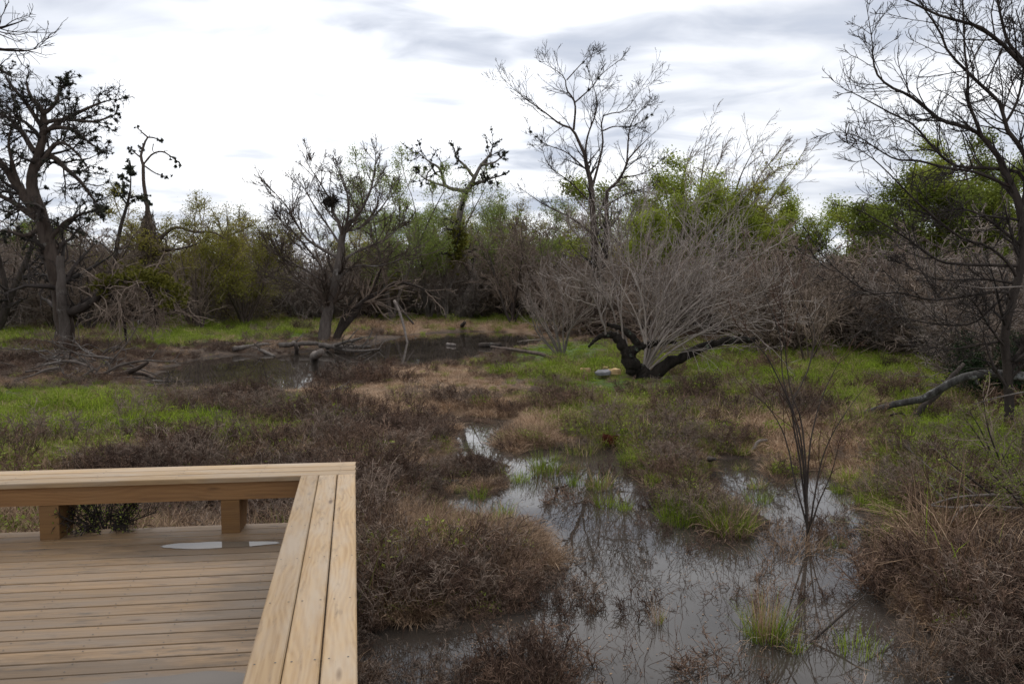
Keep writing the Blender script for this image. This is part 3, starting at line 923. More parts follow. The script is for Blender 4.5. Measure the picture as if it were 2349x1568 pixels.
tag(o, 'dark ball of a nest high in the wide bare tree', 'nest')
# black arched limbs, a second small tree leaning right
b = base_at(765, 784); Y = b[1]
limbs = [LB([(765, 790), (780, 758), (804, 731), (837, 688), (874, 672), (903, 649), (943, 652), (976, 665)], Y, 0.20, 0.04, 0.1), LB([(770, 770), (794, 718), (834, 691), (860, 652), (877, 609), (903, 573)], Y, 0.12, 0.03, 0.2),
         LB([(772, 776), (790, 735), (800, 700), (830, 660)], Y, 0.09, 0.02, 0.2)]
make_tree('arched_tree', 'black arched trunk leaning right beside the wide bare tree', b, limbs, [
    dict(n=12, t0=0.35, ang=50, lr=0.5, lmax=2.4, rr=0.4, rtip=0.012, Pn=6, wig=0.2, trop=0.05), dict(n=7, ang=42, lr=0.6, lmax=1.2, rtip=0.009, Pn=5, wig=0.2)], (M_BARK_DARK, M_TWIG_BROWN), seed=10)

# --- tree with ball moss behind the middle pond
b = base_at(1052, 722); Y = 62.0
b = np.array([P(1052, 720, Y)[0], Y, land_z(P(1052, 720, Y)[0], Y) - 0.1])
limbs = [LB([(1052, 726), (1068, 685), (1091, 645), (1075, 610), (1055, 579), (1048, 533), (1058, 477), (1071, 438)], Y, 0.42, 0.2, 0.0),
         LB([(1071, 438), (1088, 408), (1104, 378), (1124, 355), (1131, 329)], Y, 0.2, 0.03, 0.2), LB([(1088, 408), (1068, 382), (1048, 362), (1042, 339)], Y, 0.14, 0.03, 0.3), LB([(1084, 424), (1121, 411), (1157, 401)], Y, 0.13, 0.03, 0.3),
         LB([(1071, 438), (1025, 428), (1009, 388), (986, 372), (959, 350)], Y, 0.16, 0.03, 0.4), LB([(1104, 378), (1135, 372), (1160, 350)], Y, 0.10, 0.03, 0.4), LB([(1025, 428), (985, 415), (955, 395)], Y, 0.10, 0.03, 0.4)]
make_tree('mossy_tree', 'pale trunked tree dotted with ball moss beyond the middle pond', b, limbs, [
    dict(n=10, t0=0.3, ang=48, lr=0.5, lmax=2.6, rr=0.5, rtip=0.016, Pn=6, wig=0.3, trop=0.05), dict(n=7, ang=45, lr=0.6, lmax=1.4, rtip=0.012, Pn=5, wig=0.3), dict(n=3, ang=45, lr=0.6, lmax=0.8, rtip=0.01, Pn=4, wig=0.3)],
    (M_BARK_GREY, M_TWIG_DARK), seed=13, balls=dict(lv=(1, 2), n=700, r=0.095, zmin=9.0))
rg = np.random.default_rng(15)
q = rg.normal(size=(120, 3)) * np.array([0.35, 0.3, 0.75])
V, F = spiky(q, rg.uniform(0.2, 0.4, 120), rg, 20, 0.2)
tag(link('moss_clump', new_mesh('moss_clump', V, [F], [M_MOSS], False), None, loc=P(1048, 562, Y - 0.7)), 'hanging yellow-green clump on the pale trunked tree', 'mistletoe')

# --- tall bare tree right of centre
b = base_at(1372, 772); Y = b[1]
limbs = [
    LB([(1372, 778), (1368, 650), (1362, 520), (1358, 459), (1356, 421), (1348, 392), (1342, 357)], Y, 0.212, 0.0960, 0.0),
    LB([(1342, 357), (1323, 315), (1313, 296), (1287, 286), (1265, 270), (1233, 245), (1207, 229), (1147, 174)], Y, 0.086, 0.0080, 0.2),
    LB([(1316, 298), (1319, 238), (1300, 206), (1297, 184), (1281, 165), (1236, 140)], Y, 0.060, 0.0080, 0.3),
    LB([(1319, 235), (1358, 200), (1380, 171), (1431, 130)], Y, 0.040, 0.0080, 0.3), LB([(1300, 184), (1326, 155), (1349, 132), (1372, 118)], Y, 0.033, 0.0064, 0.3),
    LB([(1374, 700), (1388, 600), (1392, 520), (1390, 453), (1396, 434), (1425, 408), (1438, 370), (1463, 341), (1505, 300)], Y, 0.159, 0.0096, 0.1),
    LB([(1360, 425), (1374, 373), (1383, 328), (1383, 267), (1435, 251), (1486, 181)], Y, 0.073, 0.0080, 0.3),
    LB([(1342, 357), (1348, 312), (1367, 258), (1367, 219), (1345, 146)], Y, 0.060, 0.0080, 0.3), LB([(1438, 370), (1444, 299), (1460, 265), (1495, 232)], Y, 0.047, 0.0080, 0.3),
    LB([(1360, 470), (1310, 420), (1260, 380), (1240, 330)], Y, 0.047, 0.0080, 0.5), LB([(1425, 408), (1480, 395), (1540, 350)], Y, 0.047, 0.0080, 0.5),
    LB([(1364, 540), (1310, 500), (1250, 470), (1205, 440)], Y, 0.060, 0.0128, 0.5), LB([(1392, 470), (1450, 440), (1500, 430)], Y, 0.047, 0.0096, 0.5),
    LB([(1348, 392), (1300, 350), (1250, 330), (1215, 300)], Y, 0.040, 0.0080, 0.6), LB([(1383, 300), (1410, 290), (1450, 290), (1500, 260)], Y, 0.040, 0.0080, 0.6),
]
make_tree('tall_bare_tree', 'tall bare tree with forked trunk rising into the sky right of centre', b, limbs, [
    dict(n=16, t0=0.2, ang=40, lr=0.40, lmax=1.7, rr=0.42, rtip=0.007, Pn=7, wig=0.15, trop=0.07), dict(n=7, t0=0.2, ang=38, lr=0.55, lmax=1.1, rr=0.55, rtip=0.0065, Pn=5, wig=0.16, trop=0.05),
    dict(n=3, t0=0.2, ang=35, lr=0.6, lmax=0.6, rtip=0.006, Pn=4, wig=0.16)],
    (M_BARK_BROWN, M_TWIG_DARK), seed=17, balls=dict(lv=(0,), n=34, r=0.09, zmin=6.5))

# --- wind-swept slender trees beyond the twisted one
for k, (px, stems, lab) in enumerate((
    (1690, [[(1690, 745), (1690, 600), (1705, 500), (1740, 410), (1790, 345)], [(1692, 740), (1700, 560), (1760, 470), (1815, 390)], [(1690, 700), (1680, 540), (1690, 430), (1730, 340)], [(1690, 640), (1720, 520), (1740, 440), (1775, 380)]], 'slender multi-stemmed bare tree swept to the right, against the sky'),
    (1600, [[(1600, 745), (1605, 600), (1600, 500), (1610, 400), (1620, 320)], [(1600, 700), (1590, 560), (1620, 440), (1655, 360)], [(1602, 650), (1580, 500), (1565, 420), (1590, 340)]], 'slender upright bare tree in front of the bright green crowns'))):
    b = base_at(px, 752); Y = b[1]
    make_tree('slender_bare_tree', lab, b, [LB(s, Y, 0.11, 0.015, 0.2) for s in stems], [
        dict(n=14, t0=0.25, ang=30, lr=0.45, lmax=2.4, rr=0.45, rtip=0.010, Pn=6, wig=0.12, trop=0.10, wind=(0.08, 0, 0)), dict(n=8, ang=32, lr=0.5, lmax=1.2, rtip=0.008, Pn=5, wig=0.14, trop=0.04, wind=(0.12, 0, 0)),
        dict(n=4, ang=32, lr=0.5, lmax=0.6, rtip=0.007, Pn=4, wig=0.14, wind=(0.1, 0, 0))], (M_BARK_BROWN, M_TWIG_BROWN), seed=20 + k)

# --- twisted tree with black mossy limbs and a fan of pale stems
b = base_at(1490, 886, 0.05); Y = b[1]
limbs = [
    LB([(1492, 892), (1490, 875), (1457, 845), (1444, 826), (1441, 812), (1447, 803)], Y, 0.240, 0.160, 0.0), LB([(1443, 815), (1434, 803), (1418, 776), (1404, 768), (1381, 769)], Y, 0.153, 0.085, 0.1),
    LB([(1447, 805), (1464, 793), (1450, 773), (1424, 753), (1394, 744)], Y, 0.131, 0.053, 0.1), LB([(1462, 796), (1490, 790), (1516, 786), (1535, 783), (1555, 788)], Y, 0.109, 0.048, 0.1),
    LB([(1495, 884), (1505, 862), (1523, 839), (1556, 822), (1605, 799), (1655, 783), (1690, 779), (1731, 780)], Y, 0.186, 0.075, 0.1), LB([(1381, 769), (1365, 780), (1350, 796)], Y, 0.066, 0.031, 0.1),
]
tw, _ = make_tree('twisted_tree', 'low twisted tree with black mossy limbs and a fan of pale stems', b, limbs, [], (M_BARK_MOSSY, M_TWIG_GREY), seed=23, K=12, jit=0.13, n=24, parts=('trunk', 'x'))
stems = [
    [(1477, 855), (1500, 780), (1530, 700), (1600, 610), (1690, 510)], [(1477, 852), (1495, 785), (1512, 735), (1522, 680), (1530, 600)], [(1480, 852), (1530, 790), (1600, 730), (1690, 690), (1780, 660)],
    [(1480, 855), (1540, 805), (1640, 745), (1740, 705), (1810, 690)], [(1474, 852), (1478, 780), (1450, 700), (1400, 620), (1340, 540)], [(1475, 850), (1505, 770), (1570, 680), (1640, 600), (1700, 530)],
    [(1477, 850), (1490, 770), (1510, 690), (1515, 600), (1530, 500)], [(1388, 768), (1386, 690), (1368, 600), (1310, 520)], [(1478, 850), (1520, 780), (1590, 700), (1680, 640), (1760, 570)],
    [(1477, 850), (1482, 770), (1475, 690), (1440, 600), (1420, 500)], [(1430, 790), (1425, 700), (1430, 600), (1450, 490)], [(1476, 850), (1500, 760), (1550, 660), (1590, 560), (1600, 480)],
    [(1390, 766), (1370, 700), (1330, 640), (1280, 600)], [(1479, 852), (1530, 800), (1620, 760), (1720, 740), (1800, 740)], [(1478, 852), (1515, 770), (1560, 720), (1640, 650), (1720, 620)],
    [(1420, 776), (1400, 700), (1350, 650), (1300, 640)], [(1480, 850), (1510, 740), (1555, 600), (1575, 430)], [(1478, 850), (1540, 740), (1620, 570), (1665, 440)], [(1440, 800), (1415, 680), (1400, 560), (1385, 455)], [(1480, 850), (1560, 750), (1690, 600), (1770, 480)], [(1478, 850), (1482, 720), (1470, 560), (1480, 440)], [(1480, 852), (1520, 790), (1575, 750), (1640, 700)], [(1478, 850), (1495, 760), (1530, 660), (1570, 600), (1640, 520)],
]
rg = np.random.default_rng(24)
bb = np.array(tw.location)
p0, r0 = stack_limbs([(p - bb, r) for p, r in [LB(s, Y, rg.uniform(0.014, 0.034), 0.005, 0.5) for s in stems]], 14, 0.35, rg)
a1 = spawn(p0, r0, rg, n=13, t0=0.15, ang=34, lr=0.55, lmax=2.3, rr=0.5, rtip=0.005, Pn=7, wig=0.2, trop=0.06)
a2 = spawn(a1[0], a1[1], rg, n=6, t0=0.15, ang=36, lr=0.55, lmax=1.1, rr=0.6, rtip=0.004, Pn=5, wig=0.22, trop=0.05)
a3 = spawn(a2[0], a2[1], rg, n=3, t0=0.15, ang=32, lr=0.6, lmax=0.5, rr=0.7, rtip=0.004, Pn=4, wig=0.15)
V, F = tubes([(p0, r0, 6), (a1[0], a1[1], 4), (a2[0], a2[1], 3), (a3[0], a3[1], 3)])
link('crown', new_mesh('crown', V, [F], [M_TWIG_SILVER]), tw)

# small grey bush left of it
def fan_bush(name, label, base, h, nst, spread, mats, seed, lean=(0, 0), group=None, rb=0.03, levels=None, cat='shrub', **kw):
    rg = np.random.default_rng(seed)
    limbs = []
    for k in range(nst):
        a = rg.uniform(0, 2 * math.pi)
        s = spread * math.sqrt(rg.uniform(0.02, 1))
        d = np.array([math.cos(a) * s + lean[0], math.sin(a) * s + lean[1], 1.0])
        L = h * rg.uniform(0.65, 1.05)
        st = np.array(base) + np.array([math.cos(a), math.sin(a), 0]) * 0.06
        p = [st]
        for i in range(5):
            d = d + rg.normal(size=3) * 0.13
            p.append(p[-1] + d / np.linalg.norm(d) * L / 5)
        limbs.append((p, [rb * rg.uniform(0.7, 1.2) * (1 - i / 5.6) + 0.004 for i in range(6)]))
    lv = levels or [dict(n=12, t0=0.25, ang=32, lr=0.5, lmax=2, rr=0.5, rtip=0.006, Pn=5, wig=0.15, trop=0.06), dict(n=7, ang=35, lr=0.55, lmax=1.0, rr=0.6, rtip=0.005, Pn=4, wig=0.16)]
    return make_tree(name, label, base, limbs, lv, mats, cat=cat, seed=seed, K=6, n=9, group=group, **kw)


fan_bush('bare_shrub', 'small grey bare shrub left of the twisted tree', base_at(1288, 826), 3.0, 9, 0.55, (M_BARK_GREY, M_TWIG_GREY), 30, lean=(-0.25, 0), rb=0.035)
fan_bush('bare_shrub', 'multi-stemmed brown shrub opening like a fan right of the snag', base_at(460, 762), 5.2, 9, 0.42, (M_BARK_BROWN, M_TWIG_BROWN), 31, rb=0.07)
fan_bush('bare_shrub', 'pale leaning sapling on the right of the green bank', base_at(1905, 800), 3.6, 5, 0.5, (M_BARK_GREY, M_TWIG_GREY), 32, lean=(0.3, 0), rb=0.05)
fan_bush('bare_shrub', 'thin brown shrub rising from the right-hand green bank', base_at(1850, 850), 3.0, 7, 0.4, (M_BARK_BROWN, M_TWIG_BROWN), 33, rb=0.02)

# --- slim sapling standing in the pond
b = base_at(1852, 1238, 0.1); Y = b[1]
stems = [
    [(1852, 1245), (1846, 1120), (1834, 987), (1798, 882), (1788, 767), (1758, 684), (1735, 620)], [(1852, 1240), (1850, 1100), (1838, 965), (1814, 899), (1801, 800), (1790, 690)],
    [(1850, 1180), (1835, 1060), (1817, 930), (1850, 859), (1870, 767), (1847, 700), (1821, 650)], [(1846, 1110), (1831, 978), (1768, 833), (1735, 790), (1700, 760)], [(1855, 1235), (1870, 1130), (1890, 1040), (1930, 960), (1990, 880)],
    [(1855, 1230), (1875, 1160), (1905, 1090), (1925, 1020)], [(1850, 1200), (1825, 1110), (1800, 1000), (1760, 930), (1720, 900)], [(1850, 1150), (1860, 1010), (1890, 900), (1930, 820)], [(1842, 1060), (1815, 940), (1780, 890)],
]
make_tree('slim_sapling', 'slim bare multi-stemmed sapling standing in the near pond', b, [LB(s, Y, 0.0105, 0.0025, 0.25) for s in stems], [
    dict(n=5, t0=0.3, ang=32, lr=0.38, lmax=0.8, rr=0.5, rtip=0.0026, Pn=6, wig=0.12, trop=0.06), dict(n=4, ang=35, lr=0.5, lmax=0.35, rr=0.6, rtip=0.0022, Pn=5, wig=0.14, trop=0.03)],
    (M_BARK_DARK, M_TWIG_RED), seed=35, jit=0.1)

# --- large bare tree at the right margin
b = base_at(2318, 1020); Y = b[1]
limbs = [
    LB([(2318, 1030), (2315, 960), (2312, 859), (2305, 766), (2325, 680), (2345, 580), (2338, 470), (2309, 403), (2292, 362)], Y, 0.0792, 0.0525, 0.0),
    LB([(2292, 362), (2252, 312), (2225, 295), (2158, 275), (2124, 248), (2084, 218), (2040, 198), (2010, 168), (2003, 134), (2000, 91), (1987, 10)], Y, 0.0396, 0.0042, 0.2),
    LB([(2345, 580), (2390, 470), (2349, 352), (2319, 312), (2305, 285), (2295, 238), (2245, 191), (2215, 161), (2174, 117), (2154, 67), (2124, 27), (2090, -40)], Y, 0.0429, 0.0084, 0.1),
    LB([(2252, 312), (2235, 268), (2221, 228), (2220, 168), (2213, 117), (2211, 50), (2206, -40)], Y, 0.0297, 0.0084, 0.2),
    LB([(2390, 470), (2440, 300), (2380, 190), (2322, 124), (2282, 87), (2242, 60), (2158, 37), (2094, 7), (2030, -20)], Y, 0.0495, 0.0084, 0.2),
    LB([(2400, 260), (2349, 144), (2315, 101), (2299, 50), (2280, -40)], Y, 0.0396, 0.0140, 0.2),
    LB([(2340, 500), (2349, 405), (2275, 386), (2201, 383), (2164, 362), (2124, 319), (2094, 285), (2040, 258), (1993, 232), (1946, 208), (1919, 195)], Y, 0.0330, 0.0035, 0.2),
    LB([(2320, 430), (2242, 396), (2170, 385), (2107, 369), (2057, 366), (2013, 342), (1966, 312), (1919, 302)], Y, 0.0264, 0.0035, 0.2),
    LB([(2335, 640), (2312, 602), (2266, 565), (2200, 542), (2111, 470), (2057, 416), (2000, 362), (1939, 326)], Y, 0.0297, 0.0035, 0.2),
    LB([(2340, 610), (2266, 608), (2167, 602), (2111, 569), (2068, 539), (1986, 490), (1936, 470)], Y, 0.0297, 0.0042, 0.3),
    LB([(2322, 690), (2299, 668), (2200, 681), (2134, 687), (2061, 671), (1995, 671), (1923, 621), (1870, 569)], Y, 0.0297, 0.0042, 0.3),
    LB([(2318, 720), (2299, 685), (2233, 740), (2147, 743), (2055, 727), (2000, 735)], Y, 0.0264, 0.0042, 0.3),
    LB([(2310, 780), (2250, 790), (2180, 800), (2100, 790)], Y, 0.0231, 0.0042, 0.4), LB([(2330, 650), (2250, 640), (2150, 640), (2060, 600)], Y, 0.0264, 0.0042, 0.6),
    LB([(2338, 560), (2260, 500), (2200, 480), (2130, 500)], Y, 0.0264, 0.0042, 0.6), LB([(2308, 800), (2270, 750), (2230, 690), (2160, 660)], Y, 0.0231, 0.0042, 0.6),
    LB([(2305, 285), (2330, 240), (2345, 180), (2349, 100), (2330, 20)], Y, 0.0231, 0.0084, 0.3), LB([(2312, 860), (2345, 800), (2380, 760)], Y, 0.0528, 0.0210, 0.2),
    LB([(2340, 520), (2400, 420), (2460, 300), (2480, 150)], Y, 0.0594, 0.0210, 0.4),
]
make_tree('large_bare_tree', 'large bare tree at the right edge reaching across the sky', b, limbs, [
    dict(n=26, t0=0.15, ang=42, lr=0.28, lmax=1.3, rr=0.42, rtip=0.004, Pn=6, wig=0.16, trop=0.05), dict(n=8, t0=0.2, ang=40, lr=0.55, lmax=0.55, rr=0.55, rtip=0.0032, Pn=5, wig=0.18, trop=0.03),
    dict(n=3, t0=0.2, ang=40, lr=0.6, lmax=0.28, rr=0.6, rtip=0.0026, Pn=4, wig=0.18)], (M_BARK_DARK, M_TWIG_DARK, M_TWIG_RED), seed=37, jit=0.06, n=22,
    leaf=dict(n=260, s=0.035, jit=0.01, droop=1.2))

# --- the wood behind: a few kinds, each copied many times
def kind_tree(name, h, nst, spread, mats, seed, lv, rb, leaf=None):
    r, _ = fan_bush(name, 'x', (0, 0, 0), h, nst, spread, mats, seed, rb=rb, levels=lv, cat='tree', leaf=leaf)
    COL.objects.unlink(r)
    for c in r.children:
        COL.objects.unlink(c)
    return r


lvA = [dict(n=12, t0=0.15, ang=48, lr=0.5, lmax=3.5, rr=0.45, rtip=0.016, Pn=6, wig=0.2, trop=0.05), dict(n=9, t0=0.15, ang=45, lr=0.55, lmax=1.8, rr=0.5, rtip=0.012, Pn=5, wig=0.22, trop=0.03), dict(n=5, ang=42, lr=0.6, lmax=0.9, rtip=0.010, Pn=4, wig=0.22)]
lvB = [dict(n=11, t0=0.1, ang=52, lr=0.55, lmax=2.2, rr=0.45, rtip=0.012, Pn=6, wig=0.25, trop=0.0), dict(n=8, t0=0.1, ang=48, lr=0.6, lmax=1.2, rr=0.5, rtip=0.010, Pn=5, wig=0.25), dict(n=4, ang=45, lr=0.6, lmax=0.7, rtip=0.008, Pn=4, wig=0.25)]
lvL = [dict(n=11, t0=0.25, ang=48, lr=0.5, lmax=3.0, rr=0.45, rtip=0.02, Pn=5, wig=0.2, trop=0.06), dict(n=8, t0=0.2, ang=45, lr=0.55, lmax=1.6, rr=0.5, rtip=0.014, Pn=4, wig=0.2, trop=0.04)]
KINDS = {
    'bare': [kind_tree('bare_tree', 8.5, 4, 0.4, (M_BARK_BROWN, M_TWIG_BROWN), 101, lvA, 0.14), kind_tree('bare_tree', 8.5, 5, 0.55, (M_BARK_DARK, M_TWIG_BROWN), 102, lvA, 0.12), kind_tree('bare_tree', 8.5, 3, 0.35, (M_BARK_GREY, M_TWIG_GREY), 103, lvA, 0.15)],
    'thicket': [kind_tree('thicket_shrub', 4.2, 8, 0.8, (M_BARK_BROWN, M_TWIG_BROWN), 104, lvB, 0.05), kind_tree('thicket_shrub', 4.2, 9, 0.95, (M_BARK_GREY, M_TWIG_GREY), 105, lvB, 0.045)],
    'green': [kind_tree('leafy_tree', 9, 4, 0.45, (M_BARK_BROWN, M_TWIG_BROWN, M_LEAF_SPRING), 106, lvL, 0.15, dict(n=46000, s=0.115, jit=0.22, t0=0.0)), kind_tree('leafy_tree', 9, 5, 0.6, (M_BARK_BROWN, M_TWIG_BROWN, M_LEAF_SPRING), 107, lvL, 0.13, dict(n=46000, s=0.115, jit=0.22, t0=0.0))],
    'olive': [kind_tree('budding_tree', 8, 8, 0.6, (M_BARK_BROWN, M_TWIG_BROWN, M_LEAF_OLIVE), 108, lvL, 0.09, dict(n=36000, s=0.095, jit=0.18))],
    'pale': [kind_tree('young_leaf_tree', 11, 4, 0.32, (M_BARK_GREY, M_TWIG_GREY, M_LEAF_PALE), 109, lvL, 0.15, dict(n=22000, s=0.125, jit=0.22))],
}


def copy_tree(src, x, y, scale, rz, label, group=None, tint=None, zs=1.0, cat='tree'):
    r = src.copy()
    COL.objects.link(r)
    r.location = (x, y, land_z(x, y) - 0.08)
    r.rotation_euler = (0, 0, rz)
    r.scale = (scale, scale, scale * zs)
    for k in ('group',):
        if k in r: del r[k]
    tag(r, label, cat, group)
    for ch in src.children:
        c = ch.copy()
        COL.objects.link(c)
        c.parent = r
        if tint and c.name.startswith('leaves'):
            c.color = (*tint, 1)
    return r


rg = np.random.default_rng(55)
def at(px, Y):
    return P(px, 700, Y)[0]
def height_for(top, Y):
    return H + (661 - top) / FPX * Y


# single leafy trees that stand out
for kind, i, px, Y, top, zs, tint, lab in (
    ('olive', 0, 440, 50, 470, 0.9, (1, 1, 1), 'olive-yellow budding tree behind the snag'),
    ('olive', 0, 560, 51, 500, 0.9, (0.9, 0.95, 0.9), 'dull olive budding tree between the snag and the wide bare tree'),
    ('pale', 0, 900, 60, 375, 1.0, (1, 1, 1), 'tall pale-green tree left of the ball moss tree'),
    ('pale', 0, 985, 64, 372, 1.0, (0.9, 0.9, 0.8), 'tall pale-green tree directly behind the ball moss tree'),
    ('pale', 0, 1165, 66, 470, 0.9, (1, 1, 0.9), 'low pale-green tree right of the ball moss tree'),
    ('green', 0, 1500, 50, 408, 0.9, (1.15, 1.1, 0.9), 'bright green tree behind the fan of pale stems'),
    ('green', 1, 1585, 52, 398, 0.9, (1.1, 1.05, 0.9), 'green tree behind the slender upright bare tree'),
    ('olive', 0, 1650, 54, 425, 0.9, (0.9, 1, 0.8), 'olive-green tree right of the bright green crowns'),
    ('green', 1, 1735, 54, 480, 0.8, (1.1, 1.1, 0.8), 'low green tree below the wind-swept bare tree'),
    ('green', 0, 1830, 52, 464, 0.8, (1.15, 1.05, 0.85), 'rounded green tree right of the wind-swept bare tree'),
    ('green', 1, 1945, 48, 510, 0.8, (1.1, 1.1, 0.8), 'small bright green tree in the gap of the right-hand wood'),
    ('green', 0, 2115, 46, 375, 0.85, (1.25, 1.15, 1.0), 'broad green tree under the reaching branches at right'),
    ('green', 1, 2215, 48, 385, 0.85, (0.95, 0.92, 0.85), 'darker green tree behind the right edge trunk'),
    ('green', 0, 2330, 40, 350, 0.85, (0.75, 0.75, 0.7), 'dark green tree crown at the far right edge'),
    ('green', 1, 90, 62, 520, 0.8, (0.55, 0.6, 0.5), 'dark olive tree behind the big gnarled trunk'),
):
    src = KINDS[kind][i]
    hh = {'olive': 8, 'pale': 12.8, 'green': 9}[kind]
    copy_tree(src, at(px, Y), Y, height_for(top, Y) / hh / zs / 0.97, rg.uniform(0, 6.28), lab, tint=tint, zs=zs)

# bare wood, three ranks deep; nothing tells one from the next
def skyline(px):
    return np.interp(px, [-300, 0, 250, 380, 560, 640, 760, 940, 1100, 1200, 1300, 1420, 1500, 1680, 1760, 1900, 2000, 2100, 2400, 2700], [500, 500, 530, 540, 500, 480, 500, 470, 475, 470, 465, 490, 500, 520, 540, 560, 540, 500, 490, 490])
for rank, (Y0, Y1, n, dt) in enumerate(((88, 112, 34, 0), (66, 84, 40, 5), (52, 64, 40, 40))):
    for k in range(n):
        px = -260 + (k + rg.uniform(0.1, 0.9)) * 2900 / n
        Y = rg.uniform(Y0, Y1)
        if rank == 2 and (360 < px < 620 or (850 < px < 1010 and rg.random() < .6) or (1440 < px < 1700 and rg.random() < .7)):
            continue
        top = skyline(px) + dt + rg.uniform(-8, 45)
        if rank < 2 and rg.random() < (0.42 if 300 < px < 1250 or px > 1650 else 0.2):
            kd = 'olive' if rg.random() < 0.6 else 'pale'
            f = rg.uniform(0.75, 1.1)
            copy_tree(KINDS[kd][0], at(px, Y), Y, height_for(top + 12, Y) / (7.6 if kd == 'olive' else 10.5), rg.uniform(0, 6.28), 'hazy olive tree coming into bud in the wood behind the marsh', 'budding trees of the wood behind the marsh',
                      tint=(f, f, f * 0.9), zs=0.95)
            continue
        src = KINDS['bare'][rg.choice(3, p=[0.5, 0.3, 0.2])]
        s = height_for(top, Y) / 8.3
        copy_tree(src, at(px, Y), Y, s, rg.uniform(0, 6.28), 'bare grey-brown tree in the wood behind the marsh', 'bare trees of the wood behind the marsh')
for k in range(16):
    px, Y = -60 + k * 27 + rg.uniform(-10, 10), rg.uniform(44, 62)
    copy_tree(KINDS['bare'][rg.choice(3, p=[0.45, 0.4, 0.15])], at(px, Y), Y, height_for(505 + rg.uniform(-10, 45), Y) / 8.3, rg.uniform(0, 6.28), 'bare grey-brown tree in the wood behind the marsh', 'bare trees of the wood behind the marsh')
for k in range(120):
    px = -260 + (k + rg.uniform(0, 1)) * 2900 / 120
    Y = rg.uniform(40, 62)
    if 180 < px < 760: Y = rg.uniform(52, 70)
    elif px < 180: Y = rg.uniform(40, 60)
    elif 760 < px < 1260: Y = rg.uniform(62, 74)
    elif px > 1750: Y = rg.uniform(27, 50)
    elif px > 1480: Y = rg.uniform(34, 52)
    top = {True: 560, False: 590}[px > 1000] + rg.uniform(-30, 60)
    src = KINDS['thicket'][rg.choice(2, p=[0.62, 0.38])]
    s = height_for(top, Y) / 4.0
    copy_tree(src, at(px, Y), Y, s, rg.uniform(0, 6.28), 'tangled leafless shrub in the thicket under the wood', 'leafless thicket shrubs under the wood', cat='shrub', zs=rg.uniform(0.75, 1.0) if s > 1.2 else 1.0)

rg = np.random.default_rng(66)
for k, (px, Y, top, lab) in enumerate(((2130, 27, 600, 'fine brown thicket bush left of the right edge trunk'), (2210, 23, 585, 'tangled twiggy bush directly behind the right edge trunk'), (2300, 24, 540, 'tall tangled bush behind the right edge trunk'), (2390, 20, 520, 'tall twiggy bush cut by the right edge of the picture'),
                                   (2060, 31, 610, 'twiggy bush at the right end of the green bank'), (2260, 17.5, 690, 'low twiggy bush behind the mottled fallen limb'), (2370, 16.5, 640, 'dense twiggy bush beside the right edge trunk'), (1985, 34, 600, 'brown twiggy bush behind the pale leaning sapling'))):
    copy_tree(KINDS['thicket'][k % 2], at(px, Y), Y, height_for(top, Y) / 4.0, rg.uniform(0, 6.28), lab, cat='shrub')

# --- dark cedar bush and leafing shrubs at the right
b = base_at(2285, 955)
fan_bush('cedar_bush', 'dark green cedar bush under the fallen limb at right', b, 1.7, 9, 0.75, (M_BARK_DARK, M_TWIG_DARK, M_LEAF_CEDAR), 40, rb=0.03, leaf=dict(n=14000, s=0.07, jit=0.07, t0=0.0, asp=0.35))
b = base_at(2400, 1230)
fan_bush('leafing_shrub', 'twiggy shrub with tiny yellow-green leaves at the right edge', b, 1.25, 14, 0.9, (M_BARK_DARK, M_TWIG_BROWN, M_LEAF_SPRING), 41, rb=0.014, lean=(-0.35, 0),
         levels=[dict(n=12, t0=0.2, ang=40, lr=0.5, lmax=0.8, rr=0.5, rtip=0.003, Pn=5, wig=0.2), dict(n=7, ang=42, lr=0.55, lmax=0.4, rr=0.6, rtip=0.002, Pn=4, wig=0.2)], leaf=dict(n=5200, s=0.022, jit=0.015, t0=0.1))
b = base_at(2330, 1130)
fan_bush('leafing_shrub', 'bushy shrub speckled yellow-green behind the grey dead branch', b, 1.3, 10, 0.8, (M_BARK_DARK, M_TWIG_BROWN, M_LEAF_SPRING), 42, rb=0.014,
         levels=[dict(n=12, t0=0.2, ang=40, lr=0.5, lmax=0.8, rr=0.5, rtip=0.003, Pn=5, wig=0.2), dict(n=7, ang=42, lr=0.55, lmax=0.4, rr=0.6, rtip=0.002, Pn=4, wig=0.2)], leaf=dict(n=4200, s=0.025, jit=0.015, t0=0.1))

# ------------------------------------------------------------------ fallen wood
def dead_branch(name, label, lines, mat, cat, twigs=None, seed=1, jit=0.08, group=None, K=8):
    """lines: list of (world points, radii)"""
    rg = np.random.default_rng(seed)
    o = np.array(lines[0][0][0], float)
    p0, r0 = stack_limbs([(np.asarray(p, float) - o, r) for p, r in lines], 14, jit, rg)
    gs = [(p0, r0, K)]
    if twigs:
        for tq in twigs:
            nx = spawn(gs[-1][0], gs[-1][1], rg, **tq)
            gs.append((nx[0], nx[1], 4))
    V, F = tubes(gs)
    # close the broken ends
    N, Pn, _ = p0.shape
    capV, capF = [], []
    for i in range(N):
        for e in (0, Pn - 1):
            ring = [i * Pn * K + e * K + k for k in range(K)]
            capF.append(ring if e else ring[::-1])
    me = new_mesh(name, V, [F, np.array(capF)], [mat])
    return tag(link(name, me, None, loc=o), label, cat, group)


def PL(pts, Y0, Y1, r0, r1):
    n = len(pts)
    return np.array([P(q[0], q[1], Y0 + (Y1 - Y0) * i / (n - 1)) for i, q in enumerate(pts)]), list(np.linspace(r0, r1, n))


def GL(pts, r0, r1, z=0.06):
    out = []
    for i, q in enumerate(pts):
        zz = q[2] if len(q) > 2 else z
        g = G(q[0], q[1], zz)
        out.append(g)
    return np.array(out), list(np.linspace(r0, r1, len(pts)))


